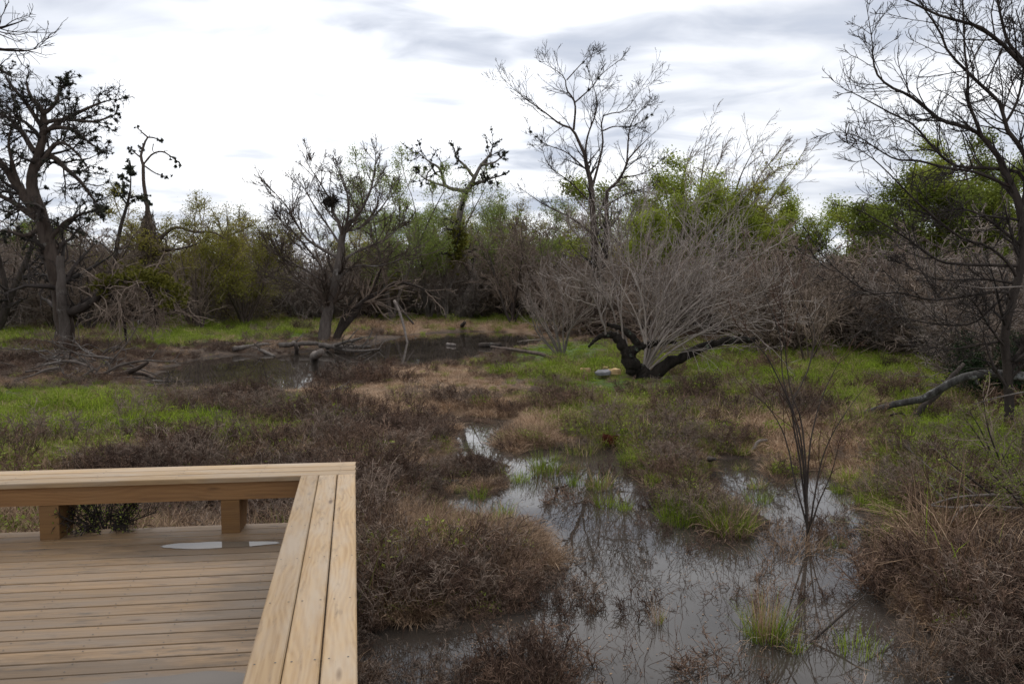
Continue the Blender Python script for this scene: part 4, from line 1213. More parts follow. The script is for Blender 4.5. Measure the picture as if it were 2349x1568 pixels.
dead_branch('fallen_limb', 'long mottled grey limb sloping down to the grass at right', [PL([(1945, 958), (2010, 940), (2060, 924), (2110, 918), (2150, 895), (2190, 872), (2235, 861), (2290, 858), (2349, 862), (2420, 870)], 14.6, 13.0, 0.055, 0.085),
             PL([(2215, 866), (2235, 868), (2243, 882)], 14.2, 14.1, 0.05, 0.012)], mat_bark('lichened_limb', (0.03, 0.026, 0.023), (0.11, 0.105, 0.098), (0.26, 0.265, 0.25), 0.42, 9), 'fallen branch', seed=51, K=10)
dead_branch('fallen_limb', 'dark limb leaning steeply behind the mottled grey limb', [PL([(2075, 985), (2110, 940), (2150, 905), (2180, 868), (2210, 835)], 14.0, 14.8, 0.07, 0.035)], M_BARK_DARK, 'fallen branch', seed=52)
dead_branch('dead_branch', 'bare grey forked branch over the brush at the right edge', [PL([(2132, 1158), (2192, 1164), (2240, 1158), (2300, 1163), (2420, 1172)], 7.9, 8.0, 0.008, 0.022), PL([(2208, 1163), (2190, 1185), (2176, 1212)], 7.9, 7.8, 0.012, 0.005),
             PL([(2132, 1158), (2184, 1142), (2232, 1136), (2296, 1136), (2380, 1148)], 7.9, 8.3, 0.008, 0.018), PL([(2170, 1145), (2150, 1128), (2136, 1112)], 7.9, 8.0, 0.007, 0.003), PL([(2240, 1136), (2190, 1100), (2150, 1085), (2090, 1035)], 8.1, 8.6, 0.009, 0.003)],
            M_BARK_GREY, 'branch', [dict(n=3, t0=0.2, ang=40, lr=0.3, lmax=0.3, rr=0.4, rtip=0.003, Pn=4, wig=0.15)], seed=53)
dead_branch('dead_twig', 'straight pale twig reaching in at the right edge, upper one', [PL([(2200, 653), (2240, 660), (2285, 661), (2349, 657), (2600, 650), (2900, 760)], 3.4, 3.4, 0.0014, 0.005)], M_BARK_GREY, 'twig', seed=54, jit=0.05, K=6)
dead_branch('dead_twig', 'straight pale twig reaching in at the right edge, lower one', [PL([(2233, 927), (2255, 916), (2290, 911), (2349, 899), (2600, 860), (2900, 900)], 3.4, 3.4, 0.0014, 0.005)], M_BARK_GREY, 'twig', seed=55, jit=0.05, K=6)
dead_branch('stick', 'dark straight stick slanting out of the near pond water', [GL([(1859, 1473, 0.0), (1930, 1410, 0.16), (1987, 1361, 0.3)], 0.009, 0.006)], M_BARK_DARK, 'stick', seed=56)
dead_branch('dead_branch', 'crooked grey branch lying at the back of the near pond', [GL([(1711, 1044, 0.0), (1728, 1030, 0.1), (1740, 1012, 0.22), (1760, 1009, 0.24)], 0.03, 0.022)], M_BARK_GREY, 'branch', seed=57)
dead_branch('dead_branch', 'pale straight branch lying on the straw above the deck', [GL([(668, 925, 0.25), (720, 905, 0.35), (760, 895, 0.4), (800, 888, 0.42)], 0.028, 0.018), GL([(760, 896, 0.4), (795, 880, 0.5), (802, 872, 0.6)], 0.018, 0.01)], M_BARK_PALE, 'branch', seed=571)
dead_branch('stump', 'short black stump at the back edge of the near pond', [GL([(1624, 1052, -0.05), (1630, 1052, 0.25), (1640, 1052, 0.36)], 0.05, 0.02)], M_BARK_DARK, 'stump', seed=58)
dead_branch('stump', 'small forked stub in the bright part of the pond', [GL([(1284, 1118, -0.05), (1270, 1118, 0.10)], 0.02, 0.012), GL([(1284, 1118, -0.02), (1302, 1112, 0.08)], 0.018, 0.01)], M_BARK_DARK, 'stump', seed=59)
dead_branch('fallen_log', 'black log end under the dead brush at the pond inlet', [GL([(970, 1112, 0.10), (1005, 1108, 0.10), (1050, 1104, 0.08)], 0.045, 0.035)], M_BARK_DARK, 'log', seed=60)
dead_branch('fallen_log', 'grey log along the left bank of the middle pond', [GL([(535, 800, 0.2), (575, 794, 0.22), (615, 789, 0.25)], 0.10, 0.07), GL([(575, 797, 0.15), (605, 806, 0.1), (630, 817, 0.0)], 0.09, 0.05)], M_BARK_GREY, 'log', [dict(n=3, t0=0.3, ang=50, lr=0.4, lmax=0.6, rr=0.4, rtip=0.02, Pn=4)], seed=61)
dead_branch('stump', 'pale curved stub sticking from the bank logs', [GL([(668, 790, 0.3), (676, 788, 0.45), (681, 800, 0.2), (680, 810, 0.0)], 0.10, 0.08)], M_BARK_PALE, 'stump', seed=62)
dead_branch('stump', 'leaning grey stump in the water before the wide bare tree', [GL([(719, 820, -0.1), (722, 815, 0.25), (730, 812, 0.6), (738, 806, 0.8)], 0.17, 0.09)], M_BARK_GREY, 'stump', seed=63)
dead_branch('fallen_log', 'tangle of grey dead limbs at the foot of the wide bare tree', [GL([(640, 792, 0.25), (690, 788, 0.3), (735, 788, 0.3)], 0.11, 0.07), GL([(735, 792, 0.25), (790, 796, 0.25), (850, 795, 0.1)], 0.11, 0.05), GL([(750, 798, 0.1), (790, 785, 0.5), (830, 775, 0.6)], 0.08, 0.04), GL([(770, 800, 0.1), (820, 805, 0.2), (870, 800, 0.05)], 0.07, 0.03)], M_BARK_GREY, 'dead branches', [dict(n=6, t0=0.2, ang=50, lr=0.4, lmax=1.0, rr=0.4, rtip=0.015, Pn=5)], seed=64)
dead_branch('dead_branch', 'pale dead pole slanting down into the middle pond', [PL([(905, 690), (918, 720), (928, 755), (936, 795)], 40, 38, 0.07, 0.05), PL([(905, 690), (925, 715), (948, 742)], 40.5, 43, 0.07, 0.06)], M_BARK_PALE, 'branch', seed=65)
dead_branch('fallen_log', 'dark log floating at the right end of the middle pond', [GL([(1098, 792, 0.08), (1125, 791, 0.10), (1150, 792, 0.08)], 0.12, 0.10)], M_BARK_DARK, 'log', seed=66)
dead_branch('fallen_log', 'short pale log floating in the middle pond', [GL([(1026, 790, 0.04), (1044, 791, 0.06)], 0.09, 0.07)], M_BARK_PALE, 'log', seed=67)
dead_branch('dead_branch', 'long thin branch lying across the bank right of the middle pond', [GL([(1127, 795, 0.1), (1165, 800, 0.3), (1220, 808, 0.45), (1260, 818, 0.45), (1290, 836, 0.2)], 0.05, 0.07)], M_BARK_BROWN, 'branch', seed=68)
dead_branch('stump', 'dark stub by the far green bank', [GL([(1058, 748, 0.1), (1066, 740, 0.7)], 0.14, 0.10)], M_BARK_DARK, 'stump', seed=69)
dead_branch('dead_branch', 'small dark arched twig in the grass right of the sapling', [GL([(2030, 960, 0.1), (2048, 950, 0.35), (2070, 948, 0.36), (2085, 962, 0.1)], 0.02, 0.012)], M_BARK_DARK, 'branch', seed=70)

# root tangle at the foot of the gnarled tree
rg = np.random.default_rng(71)
lines = []
for k in range(60):
    px, py = rg.normal(185, 62), rg.uniform(815, 870)
    g = G(px, py + 12)
    a = rg.uniform(-0.5, 0.5) + (0 if rg.random() < .5 else math.pi)
    d = np.array([math.cos(a), math.sin(a), rg.uniform(-0.1, 0.55)])
    L = rg.uniform(0.6, 2.2)
    p = [g + np.array([0, 0, rg.uniform(0.0, 0.5)])]
    for i in range(5):
        d = d + rg.normal(size=3) * 0.35
        d[2] -= 0.10
        q = p[-1] + d / np.linalg.norm(d) * L / 5
        q[2] = max(q[2], 0.02)
        p.append(q)
    lines.append((p, list(np.linspace(rg.uniform(0.02, 0.05), 0.010, 6))))
dead_branch('branch_pile', 'tangled heap of grey dead branches at the foot of the gnarled tree', lines, M_BARK_GREY2, 'branches', [dict(n=4, t0=0.3, ang=50, lr=0.45, lmax=0.9, rr=0.5, rtip=0.01, Pn=5, wig=0.3)], seed=72, K=6)
dead_branch('fallen_log', 'dark forked log at the right end of the root heap', [GL([(262, 862, 0.15), (290, 856, 0.2), (320, 842, 0.4), (340, 830, 0.55)], 0.11, 0.04), GL([(300, 855, 0.2), (330, 858, 0.1), (355, 868, 0.02)], 0.07, 0.03)], M_BARK_BROWN, 'log', seed=73)

# broken pieces lying in the grass left of the twisted tree
def chunk(label, px, py, dims, mat, rz, seed, cat='wood piece', name='wood_chunk'):
    rg = np.random.default_rng(seed)
    a, b_, c = dims
    n = 10
    t = np.arange(n) * 2 * math.pi / n
    r = rg.uniform(0.75, 1.1, n)
    prof = np.stack([np.cos(t) * r * a, np.sin(t) * r * b_, np.zeros(n)], 1)
    lay = [prof * 0.97, prof + np.array([0, 0, c * 0.7]), prof * 0.86 + np.array([0, 0, c]) + rg.normal(size=(n, 3)) * np.array([0, 0, c * 0.12])]
    V = np.concatenate(lay)
    F = [[k * n + i, k * n + (i + 1) % n, (k + 1) * n + (i + 1) % n, (k + 1) * n + i] for k in range(2) for i in range(n)]
    me = new_mesh(name, V, [np.array(F), (np.arange(n) + 2 * n)[None]], [mat], False)
    g = G(px, py, 0.3)
    o = link(name, me, None, loc=(g[0], g[1], land_z(g[0], g[1]) + (0.10 if cat != 'stump' else 0.02)))
    o.rotation_euler = (rg.uniform(-.12, .12), rg.uniform(-.12, .12), rz)
    tag(o, label, cat)


M_TAN = mat_bark('split_tan_wood', (0.42, 0.27, 0.12), (0.60, 0.44, 0.24), None, 0.3, 9, 0.3)
M_SLAB = mat_bark('grey_stone', (0.16, 0.155, 0.16), (0.26, 0.25, 0.26), None, 0.3, 9, 0.3)
chunk('flat tan wood piece in the grass, left of the grey slab', 1343, 853, (0.17, 0.22, 0.13), M_TAN, 0.2, 81)
chunk('tan wood piece in the grass touching the grey slab on its right', 1407, 857, (0.14, 0.2, 0.14), M_TAN, 1.2, 82)
chunk('thin tan wood piece behind the grey slab in the grass', 1391, 846, (0.14, 0.2, 0.07), M_TAN, 0.1, 83)
chunk('flat grey slab lying in the grass between tan wood pieces', 1383, 858, (0.22, 0.2, 0.10), M_SLAB, 0.0, 84, 'slab', 'stone_slab')
chunk('rusty red rotten stump with yellow moss at the pond bank', 1404, 985, (0.17, 0.13, 0.15), mat_bark('rotten_red_wood', (0.05, 0.012, 0.006), (0.10, 0.028, 0.012), (0.22, 0.19, 0.02), 0.42, 5), 0.3, 85, 'stump', 'rotten_stump')

# ------------------------------------------------------------------ ground cover
def blades(n, h, spread, wid, bend, rng, lean=0.35, segs=3, hj=0.35, top_splay=1.0):
    """a tuft: n grass blades, each a bent tapering strip"""
    a = rng.uniform(0, 2 * math.pi, n)
    r = spread * np.sqrt(rng.uniform(0, 1, n))
    root = np.stack([np.cos(a) * r, np.sin(a) * r, np.full(n, -0.03)], 1)
    az = a + rng.normal(0, 0.9, n)
    out = np.stack([np.cos(az), np.sin(az), np.zeros(n)], 1)
    L = h * rng.uniform(1 - hj, 1 + hj, n)
    tilt = np.abs(rng.normal(0, lean, n)) * top_splay
    bd = np.abs(rng.normal(bend, bend * 0.5, n))
    P_ = [root]
    for k in range(segs):
        th = tilt + bd * (k + 0.5) / segs
        P_.append(P_[-1] + (out * np.sin(th)[:, None] + np.array([0, 0, 1]) * np.cos(th)[:, None]) * (L / segs)[:, None])
    side = np.stack([-np.sin(az), np.cos(az), np.zeros(n)], 1)
    side = norm(side + rng.normal(size=side.shape) * 0.4)
    V, F = [], []
    w = [1.0, 0.9, 0.6, 0.0] if segs == 3 else list(1 - (np.arange(segs + 1) / segs) ** 2)
    vs_, off = [], 0
    for k in range(segs + 1):
        ww = wid * w[k] * 0.5
        if k < segs:
            vs_.append(P_[k] - side * ww)
            vs_.append(P_[k] + side * ww)
        else:
            vs_.append(P_[k])
    m = len(vs_)
    V = np.stack(vs_, 1).reshape(-1, 3)
    idx = np.arange(n * m).reshape(n, m)
    Q = np.concatenate([idx[:, [2 * k, 2 * k + 1, 2 * k + 3, 2 * k + 2]] for k in range(segs - 1)])
    T = idx[:, [m - 3, m - 2, m - 1]]
    return V, Q, T


def merge(parts):
    V, Q, T, off = [], [], [], 0
    for v, q, t in parts:
        V.append(v); Q.append(q + off); T.append(t + off); off += len(v)
    return np.concatenate(V), np.concatenate(Q), np.concatenate(T)


def tuft_mesh(name, specs, seed):
    """specs: list of (material, blades kwargs)"""
    rng = np.random.default_rng(seed)
    V, FL, MI, off = [], [], [], 0
    mats = []
    for mat, kw in specs:
        v, q, t = blades(rng=rng, **kw)
        V.append(v)
        FL.append((q + off, t + off, len(mats)))
        mats.append(mat)
        off += len(v)
    fl = [f for a, b_, m in FL for f in (a, b_)]
    mi = np.concatenate([np.full(len(f), m) for a, b_, m in FL for f in (a, b_)])
    me = new_mesh(name, np.concatenate(V), fl, mats, False)
    me.polygons.foreach_set('material_index', mi.astype(np.int32))
    return me


def brush_mesh(name, mat, seed, h=0.6, n=16, spread=0.9, lv=None):
    rng = np.random.default_rng(seed)
    limbs = []
    for k in range(n):
        a = rng.uniform(0, 6.283)
        rr = 0.22 * math.sqrt(rng.random())
        d = np.array([math.cos(a) * spread * rng.uniform(0.1, 1), math.sin(a) * spread * rng.uniform(0.1, 1), 1.0])
        p = [np.array([math.cos(a) * rr, math.sin(a) * rr, -0.05])]
        L = h * rng.uniform(0.6, 1.25)
        for i in range(4):
            d = d + rng.normal(size=3) * 0.22
            p.append(p[-1] + d / np.linalg.norm(d) * L / 4)
        limbs.append((p, [0.005, 0.0045, 0.004, 0.003, 0.0022]))
    p0, r0 = stack_limbs(limbs, 5, 0, rng)
    a1 = spawn(p0, r0, rng, n=9, t0=0.15, ang=48, lr=0.5, lmax=0.4, rr=0.7, rtip=0.0022, Pn=4, wig=0.3, trop=0.02)
    a2 = spawn(a1[0], a1[1], rng, n=5, t0=0.1, ang=48, lr=0.6, lmax=0.2, rr=0.8, rtip=0.0018, Pn=3, wig=0.3, trop=0.0)
    V, F = tubes([(p0, r0, 4), (a1[0], a1[1], 3), (a2[0], a2[1], 3)])
    return new_mesh(name, V, [F], [mat], False)


def weed_mesh(name, mat, seed, n=90, h=0.22, s=0.035):
    rng = np.random.default_rng(seed)
    a = rng.uniform(0, 6.283, n); r = 0.22 * np.sqrt(rng.random(n))
    pts = np.stack([np.cos(a) * r, np.sin(a) * r, h * rng.beta(2, 1.5, n) * (1.1 - r / 0.4)], 1)
    V, F = leaf_quads(pts, s, rng, -0.3, 0.6)
    v, q, t = blades(25, h * 1.1, 0.2, 0.004, 0.4, rng)
    return new_mesh(name, np.concatenate([V, v]), [F, q + len(V), t + len(V)], [mat], False)


VAR = {
    'green_grass': [tuft_mesh('green_tuft', [(M_GRASS, dict(n=70, h=0.26, spread=0.16, wid=0.010, bend=0.9))], s) for s in (1, 2, 3)] + [weed_mesh('weed', M_GRASS, 4)],
    'marsh_weeds': [weed_mesh('weed', M_WEED, s, 110, 0.24, 0.04) for s in (5, 6)] + [tuft_mesh('weed_tuft', [(M_WEED, dict(n=60, h=0.26, spread=0.18, wid=0.008, bend=0.8)), (M_STRAW, dict(n=18, h=0.3, spread=0.18, wid=0.006, bend=0.9))], 7)],
    'dry_straw': [tuft_mesh('straw_tuft', [(M_STRAW, dict(n=75, h=0.23, spread=0.2, wid=0.007, bend=1.6, lean=0.6))], s) for s in (8, 9)] + [tuft_mesh('straw_tuft', [(M_STRAW, dict(n=55, h=0.28, spread=0.16, wid=0.006, bend=1.2, lean=0.4)), (M_DEADGRASS, dict(n=30, h=0.27, spread=0.16, wid=0.006, bend=1.2))], 10)],
    'dead_grass': [tuft_mesh('dead_tuft', [(M_DEADGRASS, dict(n=80, h=0.27, spread=0.2, wid=0.006, bend=1.5, lean=0.5)), (M_STRAW, dict(n=14, h=0.30, spread=0.2, wid=0.005, bend=1.2, lean=0.5))], s) for s in (11, 12, 13)],
    'dead_brush': [brush_mesh('brush', m, s, 0.36) for m, s in ((M_BRUSH, 14), (M_BRUSH_GREY, 15), (M_BRUSH_DARK, 16))],
}


def scatter(name, verts, rot, scl, var, meshes):
    """one object of loose ground cover: points carrying instances of a few small plants"""
    src = bpy.data.collections.new(name + '_kinds')
    for i, m in enumerate(meshes):
        src.objects.link(bpy.data.objects.new('%02d_%s' % (i, m.name), m))
    me = bpy.data.meshes.new(name)
    me.vertices.add(len(verts))
    me.vertices.foreach_set('co', np.asarray(verts, np.float32).ravel())
    for an, ty, key, val in (('rot', 'FLOAT_VECTOR', 'vector', rot), ('scl', 'FLOAT_VECTOR', 'vector', scl)):
        at_ = me.attributes.new(an, ty, 'POINT'); at_.data.foreach_set(key, np.asarray(val, np.float32).ravel())
    at_ = me.attributes.new('var', 'INT', 'POINT'); at_.data.foreach_set('value', np.asarray(var, np.int32))
    o = link(name, me)
    ng = bpy.data.node_groups.new(name, 'GeometryNodeTree')
    ng.interface.new_socket('Geometry', in_out='INPUT', socket_type='NodeSocketGeometry')
    ng.interface.new_socket('Geometry', in_out='OUTPUT', socket_type='NodeSocketGeometry')
    N, L = ng.nodes, ng.links
    gi_, go = N.new('NodeGroupInput'), N.new('NodeGroupOutput')
    ci = N.new('GeometryNodeCollectionInfo')
    ci.inputs['Collection'].default_value = src
    ci.inputs['Separate Children'].default_value = True
    ci.inputs['Reset Children'].default_value = True
    ip = N.new('GeometryNodeInstanceOnPoints')
    ip.inputs['Pick Instance'].default_value = True
    def attr(nm, dt):
        a = N.new('GeometryNodeInputNamedAttribute'); a.data_type = dt; a.inputs[0].default_value = nm
        return next(s for s in a.outputs if s.enabled and s.name == 'Attribute')
    L.new(gi_.outputs[0], ip.inputs['Points'])
    L.new(ci.outputs[0], ip.inputs['Instance'])
    L.new(attr('var', 'INT'), ip.inputs['Instance Index'])
    er = N.new('FunctionNodeEulerToRotation')
    L.new(attr('rot', 'FLOAT_VECTOR'), er.inputs[0])
    L.new(er.outputs[0], ip.inputs['Rotation'])
    L.new(attr('scl', 'FLOAT_VECTOR'), ip.inputs['Scale'])
    L.new(ip.outputs[0], go.inputs[0])
    md = o.modifiers.new('scatter', 'NODES')
    md.node_group = ng
    return tag(o, kind='stuff')


rg = np.random.default_rng(77)
NC = 52000
u = rg.random(NC)
Ymin, Ymax = 4.0, 85.0
# density falls with distance, roughly even on the picture's lower half
Yc = 1 / (1 / Ymin ** 0.35 + u * (1 / Ymax ** 0.35 - 1 / Ymin ** 0.35))
Yc = Yc ** (1 / 0.35)
Xc = rg.uniform(-1, 1, NC) * (Yc * 0.78 + 1.0)
hc, sdc = land(Xc, Yc)
wp = (fbm(Xc * 0.5, Yc * 0.5, 41) - 0.5) * np.clip(Yc * 0.07, 0.6, 2.5)
gdc, stc = sdist(Xc, Yc, GREEN) + wp, sdist(Xc, Yc, STRAWP) + wp
edge = right_limit(edge0) + (-RN) * 0.0
ind = ((np.stack([Xc, Yc], 1) - edge0) @ N_DIR < 0.02) & ((np.stack([Xc, Yc], 1) - CORNER) @ RN < -0.10)
soft = rg.normal(size=NC) * np.clip(Yc * 0.035, 0.25, 1.8)
isg = (gdc + soft) < 0
iss = (stc + soft) < 0
patch = fbm(Xc * 0.45, Yc * 0.45, 61)
patch2 = fbm(Xc * 1.1, Yc * 1.1, 63)
pk = rg.random(NC)
dry = sdc > 0.10
typ = np.full(NC, -1)      # 0 green 1 weeds 2 straw 3 dead grass 4 brush
names = ['green_grass', 'marsh_weeds', 'dry_straw', 'dead_grass', 'dead_brush']
g_ = isg & dry
typ[g_] = np.where(pk[g_] < 0.62 + (patch[g_] - .5) * 1.4, 0, np.where(pk[g_] < 0.88 + (patch2[g_] - .5) * .4, 1, np.where(pk[g_] < .96, 2, 3)))
brk = g_ & (patch2 > np.where(Xc > 0, 0.65, 0.74))
typ[brk] = np.where(pk[brk] < 0.35, 3, np.where(pk[brk] < 0.6, 2, np.where(pk[brk] < 0.75, 4, 1)))
s_ = iss & dry & ~isg
typ[s_] = np.where(pk[s_] < 0.86 + (patch2[s_] - .5) * .3, 2, np.where(pk[s_] < 0.94, 3, np.where(pk[s_] < .95, 4, 1)))
o_ = dry & ~isg & ~iss
far = Yc > 45
typ[o_] = np.where(pk[o_] < 0.27 + (patch[o_] - .5) * 2.6, 4, np.where(pk[o_] < 0.66 + (patch2[o_] - .5) * 1.6, 3, np.where(pk[o_] < 0.93, 2, 1)))
typ[o_ & far] = np.where(pk[o_ & far] < 0.30, 0, np.where(pk[o_ & far] < 0.5, 1, np.where(pk[o_ & far] < 0.75, 2, 3)))
# right-hand bank: more green weed among the dead stuff
rb = o_ & (Xc > 0.08 * Yc) & (Yc > 8) & (Yc < 32)
pk2 = rg.random(NC)
typ[rb] = np.where(pk2[rb] < 0.02 + 0.22 * patch[rb], 4, np.where(pk2[rb] < 0.10 + 0.44 * patch2[rb], 3, np.where(pk2[rb] < 0.52, 2, np.where(pk2[rb] < 0.80, 1, 0))))
# the shallows: a few dead stems standing in the water, thick by the deck
wet = (~dry) & (sdc > -0.9)
nd = (Yc < 7.5) & (Xc < 0.3) & ~dry
typ[wet & (pk < 0.012)] = 4
typ[wet & (pk > 0.985) & (Yc < 30)] = 3
typ[nd & (pk < 0.13)] = 4
typ[nd & (pk > 0.95)] = 3
typ[ind] = -1
# thin the nearest
keep = np.ones(NC, bool)
keep[(Yc < 9) & (rg.random(NC) < 0.25)] = False
typ[~keep] = -1
hgt = [0.95, 0.95, 0.95, 1.0, 0.95]
for i, nme in enumerate(names):
    m_ = typ == i
    c = int(m_.sum())
    v = np.stack([Xc[m_], Yc[m_], np.maximum(hc[m_], -0.12)], 1)
    s = hgt[i] * rg.uniform(0.6, 1.3, c) * np.clip(1 + (Yc[m_] - 12) * 0.012, 0.9, 1.6) * np.clip(0.55 + np.abs(sdc[m_]) * 0.5, 0.55, 1)
    s = s * np.where(nd[m_], 0.75, 1.0) * (0.7 + 0.6 * patch2[m_])
    s = s * np.where((Yc[m_] > 17) & (Yc[m_] < 42) & (Xc[m_] < 0.15 * Yc[m_]) & (sdc[m_] < 5), 0.5, 1.0)
    s = s * np.where((Yc[m_] > 8.4) & (Yc[m_] < 12.5) & (Xc[m_] > -1.6) & (Xc[m_] < 0.4), 0.72, 1.0)
    sc3 = np.stack([s * 1.15, s * 1.15, s * rg.uniform(0.7, 1.15, c) * (0.45 + 1.1 * fbm(v[:, 0] * 1.6, v[:, 1] * 1.6, 71))], 1)
    tb = G(1490, 884)
    nt = (np.hypot(v[:, 0] - tb[0], v[:, 1] - tb[1] + 1.0) < 1.9)
    sc3 *= np.where(nt, 0.4, 1.0)[:, None]
    rot = np.stack([rg.normal(0, 0.13, c), rg.normal(0, 0.13, c), rg.uniform(0, 6.283, c)], 1)
    scatter(nme, v, rot, sc3, rg.integers(0, len(VAR[nme]), c), VAR[nme])
    print(nme, c)

# --- grass tufts that stand apart in the near pond
def tuft(label, px, py, specs, seed, sxy=1.0, name='grass_tuft', group='grass tufts standing in the near pond', cat='grass tuft', z=None):
    me = tuft_mesh(name, specs, seed)
    g = G(px, py)
    o = link(name, me, None, loc=(g[0], g[1], -0.02 if z is None else z))
    o.scale = (sxy, sxy, 1)
    return tag(o, label, cat, group)


GB = lambda n, h, sp, w=0.007, be=0.5, le=0.25, m=None: (m or M_GRASS, dict(n=n, h=h, spread=sp, wid=w, bend=be, lean=le))
tuft('spiky green tuft at the bright back corner of the near pond', 1252, 1088, [GB(150, 0.40, 0.20), GB(40, 0.3, 0.2, m=M_STRAW, be=1)], 201)
tuft('yellow-green tuft at the back bank of the near pond', 1332, 1040, [GB(110, 0.22, 0.24, m=M_WEED), GB(40, 0.26, 0.24, m=M_STRAW)], 202)
tuft('straw and green tuft in the middle back of the pond', 1372, 1120, [GB(110, 0.26, 0.17), GB(90, 0.32, 0.15, m=M_STRAW, be=1.0)], 203)
tuft('small green tuft left of the straw and green one', 1318, 1112, [GB(70, 0.22, 0.10)], 204)
tuft('low green tuft in front of the straw and green one', 1392, 1160, [GB(90, 0.20, 0.15)], 205)
tuft('broad upright green tuft on the right bank of the pond', 1560, 1198, [GB(200, 0.34, 0.24), GB(60, 0.25, 0.26, m=M_WEED, be=1)], 206)
tuft('large domed straw and green tussock near the sapling', 1672, 1222, [GB(240, 0.34, 0.24), GB(170, 0.42, 0.2, m=M_STRAW, be=1.5, le=0.5), GB(60, 0.3, 0.2, m=M_DEADGRASS, be=1.6, le=.6)], 207)
tuft('tall green and straw tuft alone in the open water', 1755, 1462, [GB(170, 0.32, 0.15, 0.006), GB(120, 0.44, 0.09, 0.004, m=M_STRAW, be=0.3, le=0.12), GB(60, 0.25, 0.14, 0.005, m=M_STRAW, be=1.5, le=.7)], 208)
tuft('small green tuft at the right foot of the lone tall tuft', 1822, 1492, [GB(50, 0.16, 0.06, 0.005), GB(16, 0.2, 0.06, 0.004, m=M_STRAW)], 209)
tuft('thin dark dead tuft in the water, nearer the deck', 1352, 1408, [GB(30, 0.20, 0.035, 0.004, m=M_DEADGRASS, be=0.4, le=0.15)], 210)
tuft('thin straw tuft in the water right of the dark one', 1506, 1428, [GB(45, 0.24, 0.04, 0.004, m=M_STRAW, be=0.4, le=0.15), GB(14, 0.15, 0.04, 0.005)], 211)
tuft('sparse bright green tuft near the dark right-hand bank', 1968, 1492, [GB(80, 0.20, 0.17, 0.006, be=0.4)], 212)
tuft('green tuft at the foot of the dead brush by the inlet', 945, 1142, [GB(120, 0.30, 0.15)], 213, group=None)
tuft('small green tuft at the mouth of the inlet', 985, 1172, [GB(70, 0.22, 0.09)], 214, group=None)
tuft('thin green tuft at the tip of the dark brush mound', 1172, 1248, [GB(40, 0.26, 0.10, 0.005)], 215, group=None)
tuft('arching olive blades beside the outer edge of the bench', 838, 1420, [GB(34, 0.55, 0.10, 0.006, m=M_WEED, be=1.3, le=0.3)], 216, group=None)
tuft('dead brown tussock round the foot of the slim sapling', 1830, 1262, [GB(170, 0.30, 0.24, 0.005, m=M_DEADGRASS, be=1.6, le=0.6), GB(40, 0.3, 0.2, 0.004, m=M_STRAW, be=1.2)], 217)
tuft('low brown tussock left of the slim sapling', 1790, 1240, [GB(150, 0.26, 0.2, 0.005, m=M_DEADGRASS, be=1.8, le=0.7)], 218)

# small mixed tussocks on the mud at the back of the pond and along its right bank
rg = np.random.default_rng(88)
MIX = [tuft_mesh('tussock', [GB(70, 0.24, 0.15), GB(50, 0.28, 0.14, m=M_STRAW, be=1.2, le=.4), GB(30, 0.2, 0.14, m=M_DEADGRASS, be=1.5, le=.6)], 231), tuft_mesh('tussock', [GB(30, 0.22, 0.12), GB(80, 0.30, 0.14, 0.005, m=M_STRAW, be=1.5, le=.5)], 232),
       tuft_mesh('tussock', [GB(90, 0.26, 0.14, m=M_DEADGRASS, be=1.5, le=.5), GB(30, 0.2, 0.1)], 233), tuft_mesh('tussock', [GB(110, 0.24, 0.13, 0.006, be=.7), GB(20, 0.2, 0.12, m=M_WEED)], 234)]
for k in range(44):
    px, py = (rg.uniform(1190, 1760), rg.uniform(1030, 1110)) if k < 16 else ((rg.uniform(1400, 1740), rg.uniform(1100, 1225)) if k < 26 else ((rg.uniform(1880, 2060), rg.uniform(1080, 1260)) if k < 36 else (rg.uniform(1000, 1250), rg.uniform(1090, 1230))))
    g = G(px, py)
    o = link('tussock', MIX[rg.integers(4)], None, loc=(g[0], g[1], max(-0.03, land_z(g[0], g[1]) - 0.02)))
    q = rg.uniform(0.55, 1.05)
    o.scale = (q, q, q * rg.uniform(0.8, 1.2))
    o.rotation_euler = (0, 0, rg.uniform(0, 6.28))
    tag(o, 'small mixed green and straw tussock on the mud round the pond', 'grass tuft', 'small tussocks on the mud round the near pond')

# screw heads in the boards
def screws(parent, pts, off):
    n = 6
    a = np.arange(n) * 2 * math.pi / n
    V = np.concatenate([np.stack([p[0] - off[0] + np.cos(a) * 0.0048, p[1] - off[1] + np.sin(a) * 0.0048, np.full(n, p[2] - off[2])], 1) for p in pts])
    F = np.arange(len(V)).reshape(-1, n)
    m, t, b_ = material('screw_steel')
    b_.inputs['Base Color'].default_value = (0.035, 0.03, 0.027, 1)
    b_.inputs['Roughness'].default_value = 0.6
    tag(link('screw_head', new_mesh('screw_head', V, [F], [m], False), parent), kind='stuff')
pts = []
for k in range(40):
    c = edge0 - N_DIR * pitch * (k + 0.5)
    r = right_limit(c)
    for j in range(14):
        for sgn in (-1, 1):
            q = r - R_DIR * (0.05 + j * 0.41) + N_DIR * sgn * 0.042 + RNG.normal(size=2) * 0.004
            pts.append((q[0], q[1], DECK_Z + 0.0025))
screws(deck, pts, (0, 0, 0))
pts = []
for k in range(3):
    c = CORNER - RN * (w3 / 2 + k * (w3 + SG))
    for j in range(9):
        for sgn in (-1, 1):
            q = c - D_DIR * (NW + 0.1 + j * 0.62) + RN * sgn * 0.04 + RNG.normal(size=2) * 0.004
            pts.append((q[0], q[1], SEAT_Z + 0.0018))
    c = CORNER - N_DIR * (SW / 2 + k * (SW + SG)) - R_DIR * 0.1
    for j in range(9):
        for sgn in (-1, 1):
            q = c - R_DIR * (j * 0.62) + N_DIR * sgn * 0.042 + RNG.normal(size=2) * 0.004
            pts.append((q[0], q[1], SEAT_Z + 0.0018))
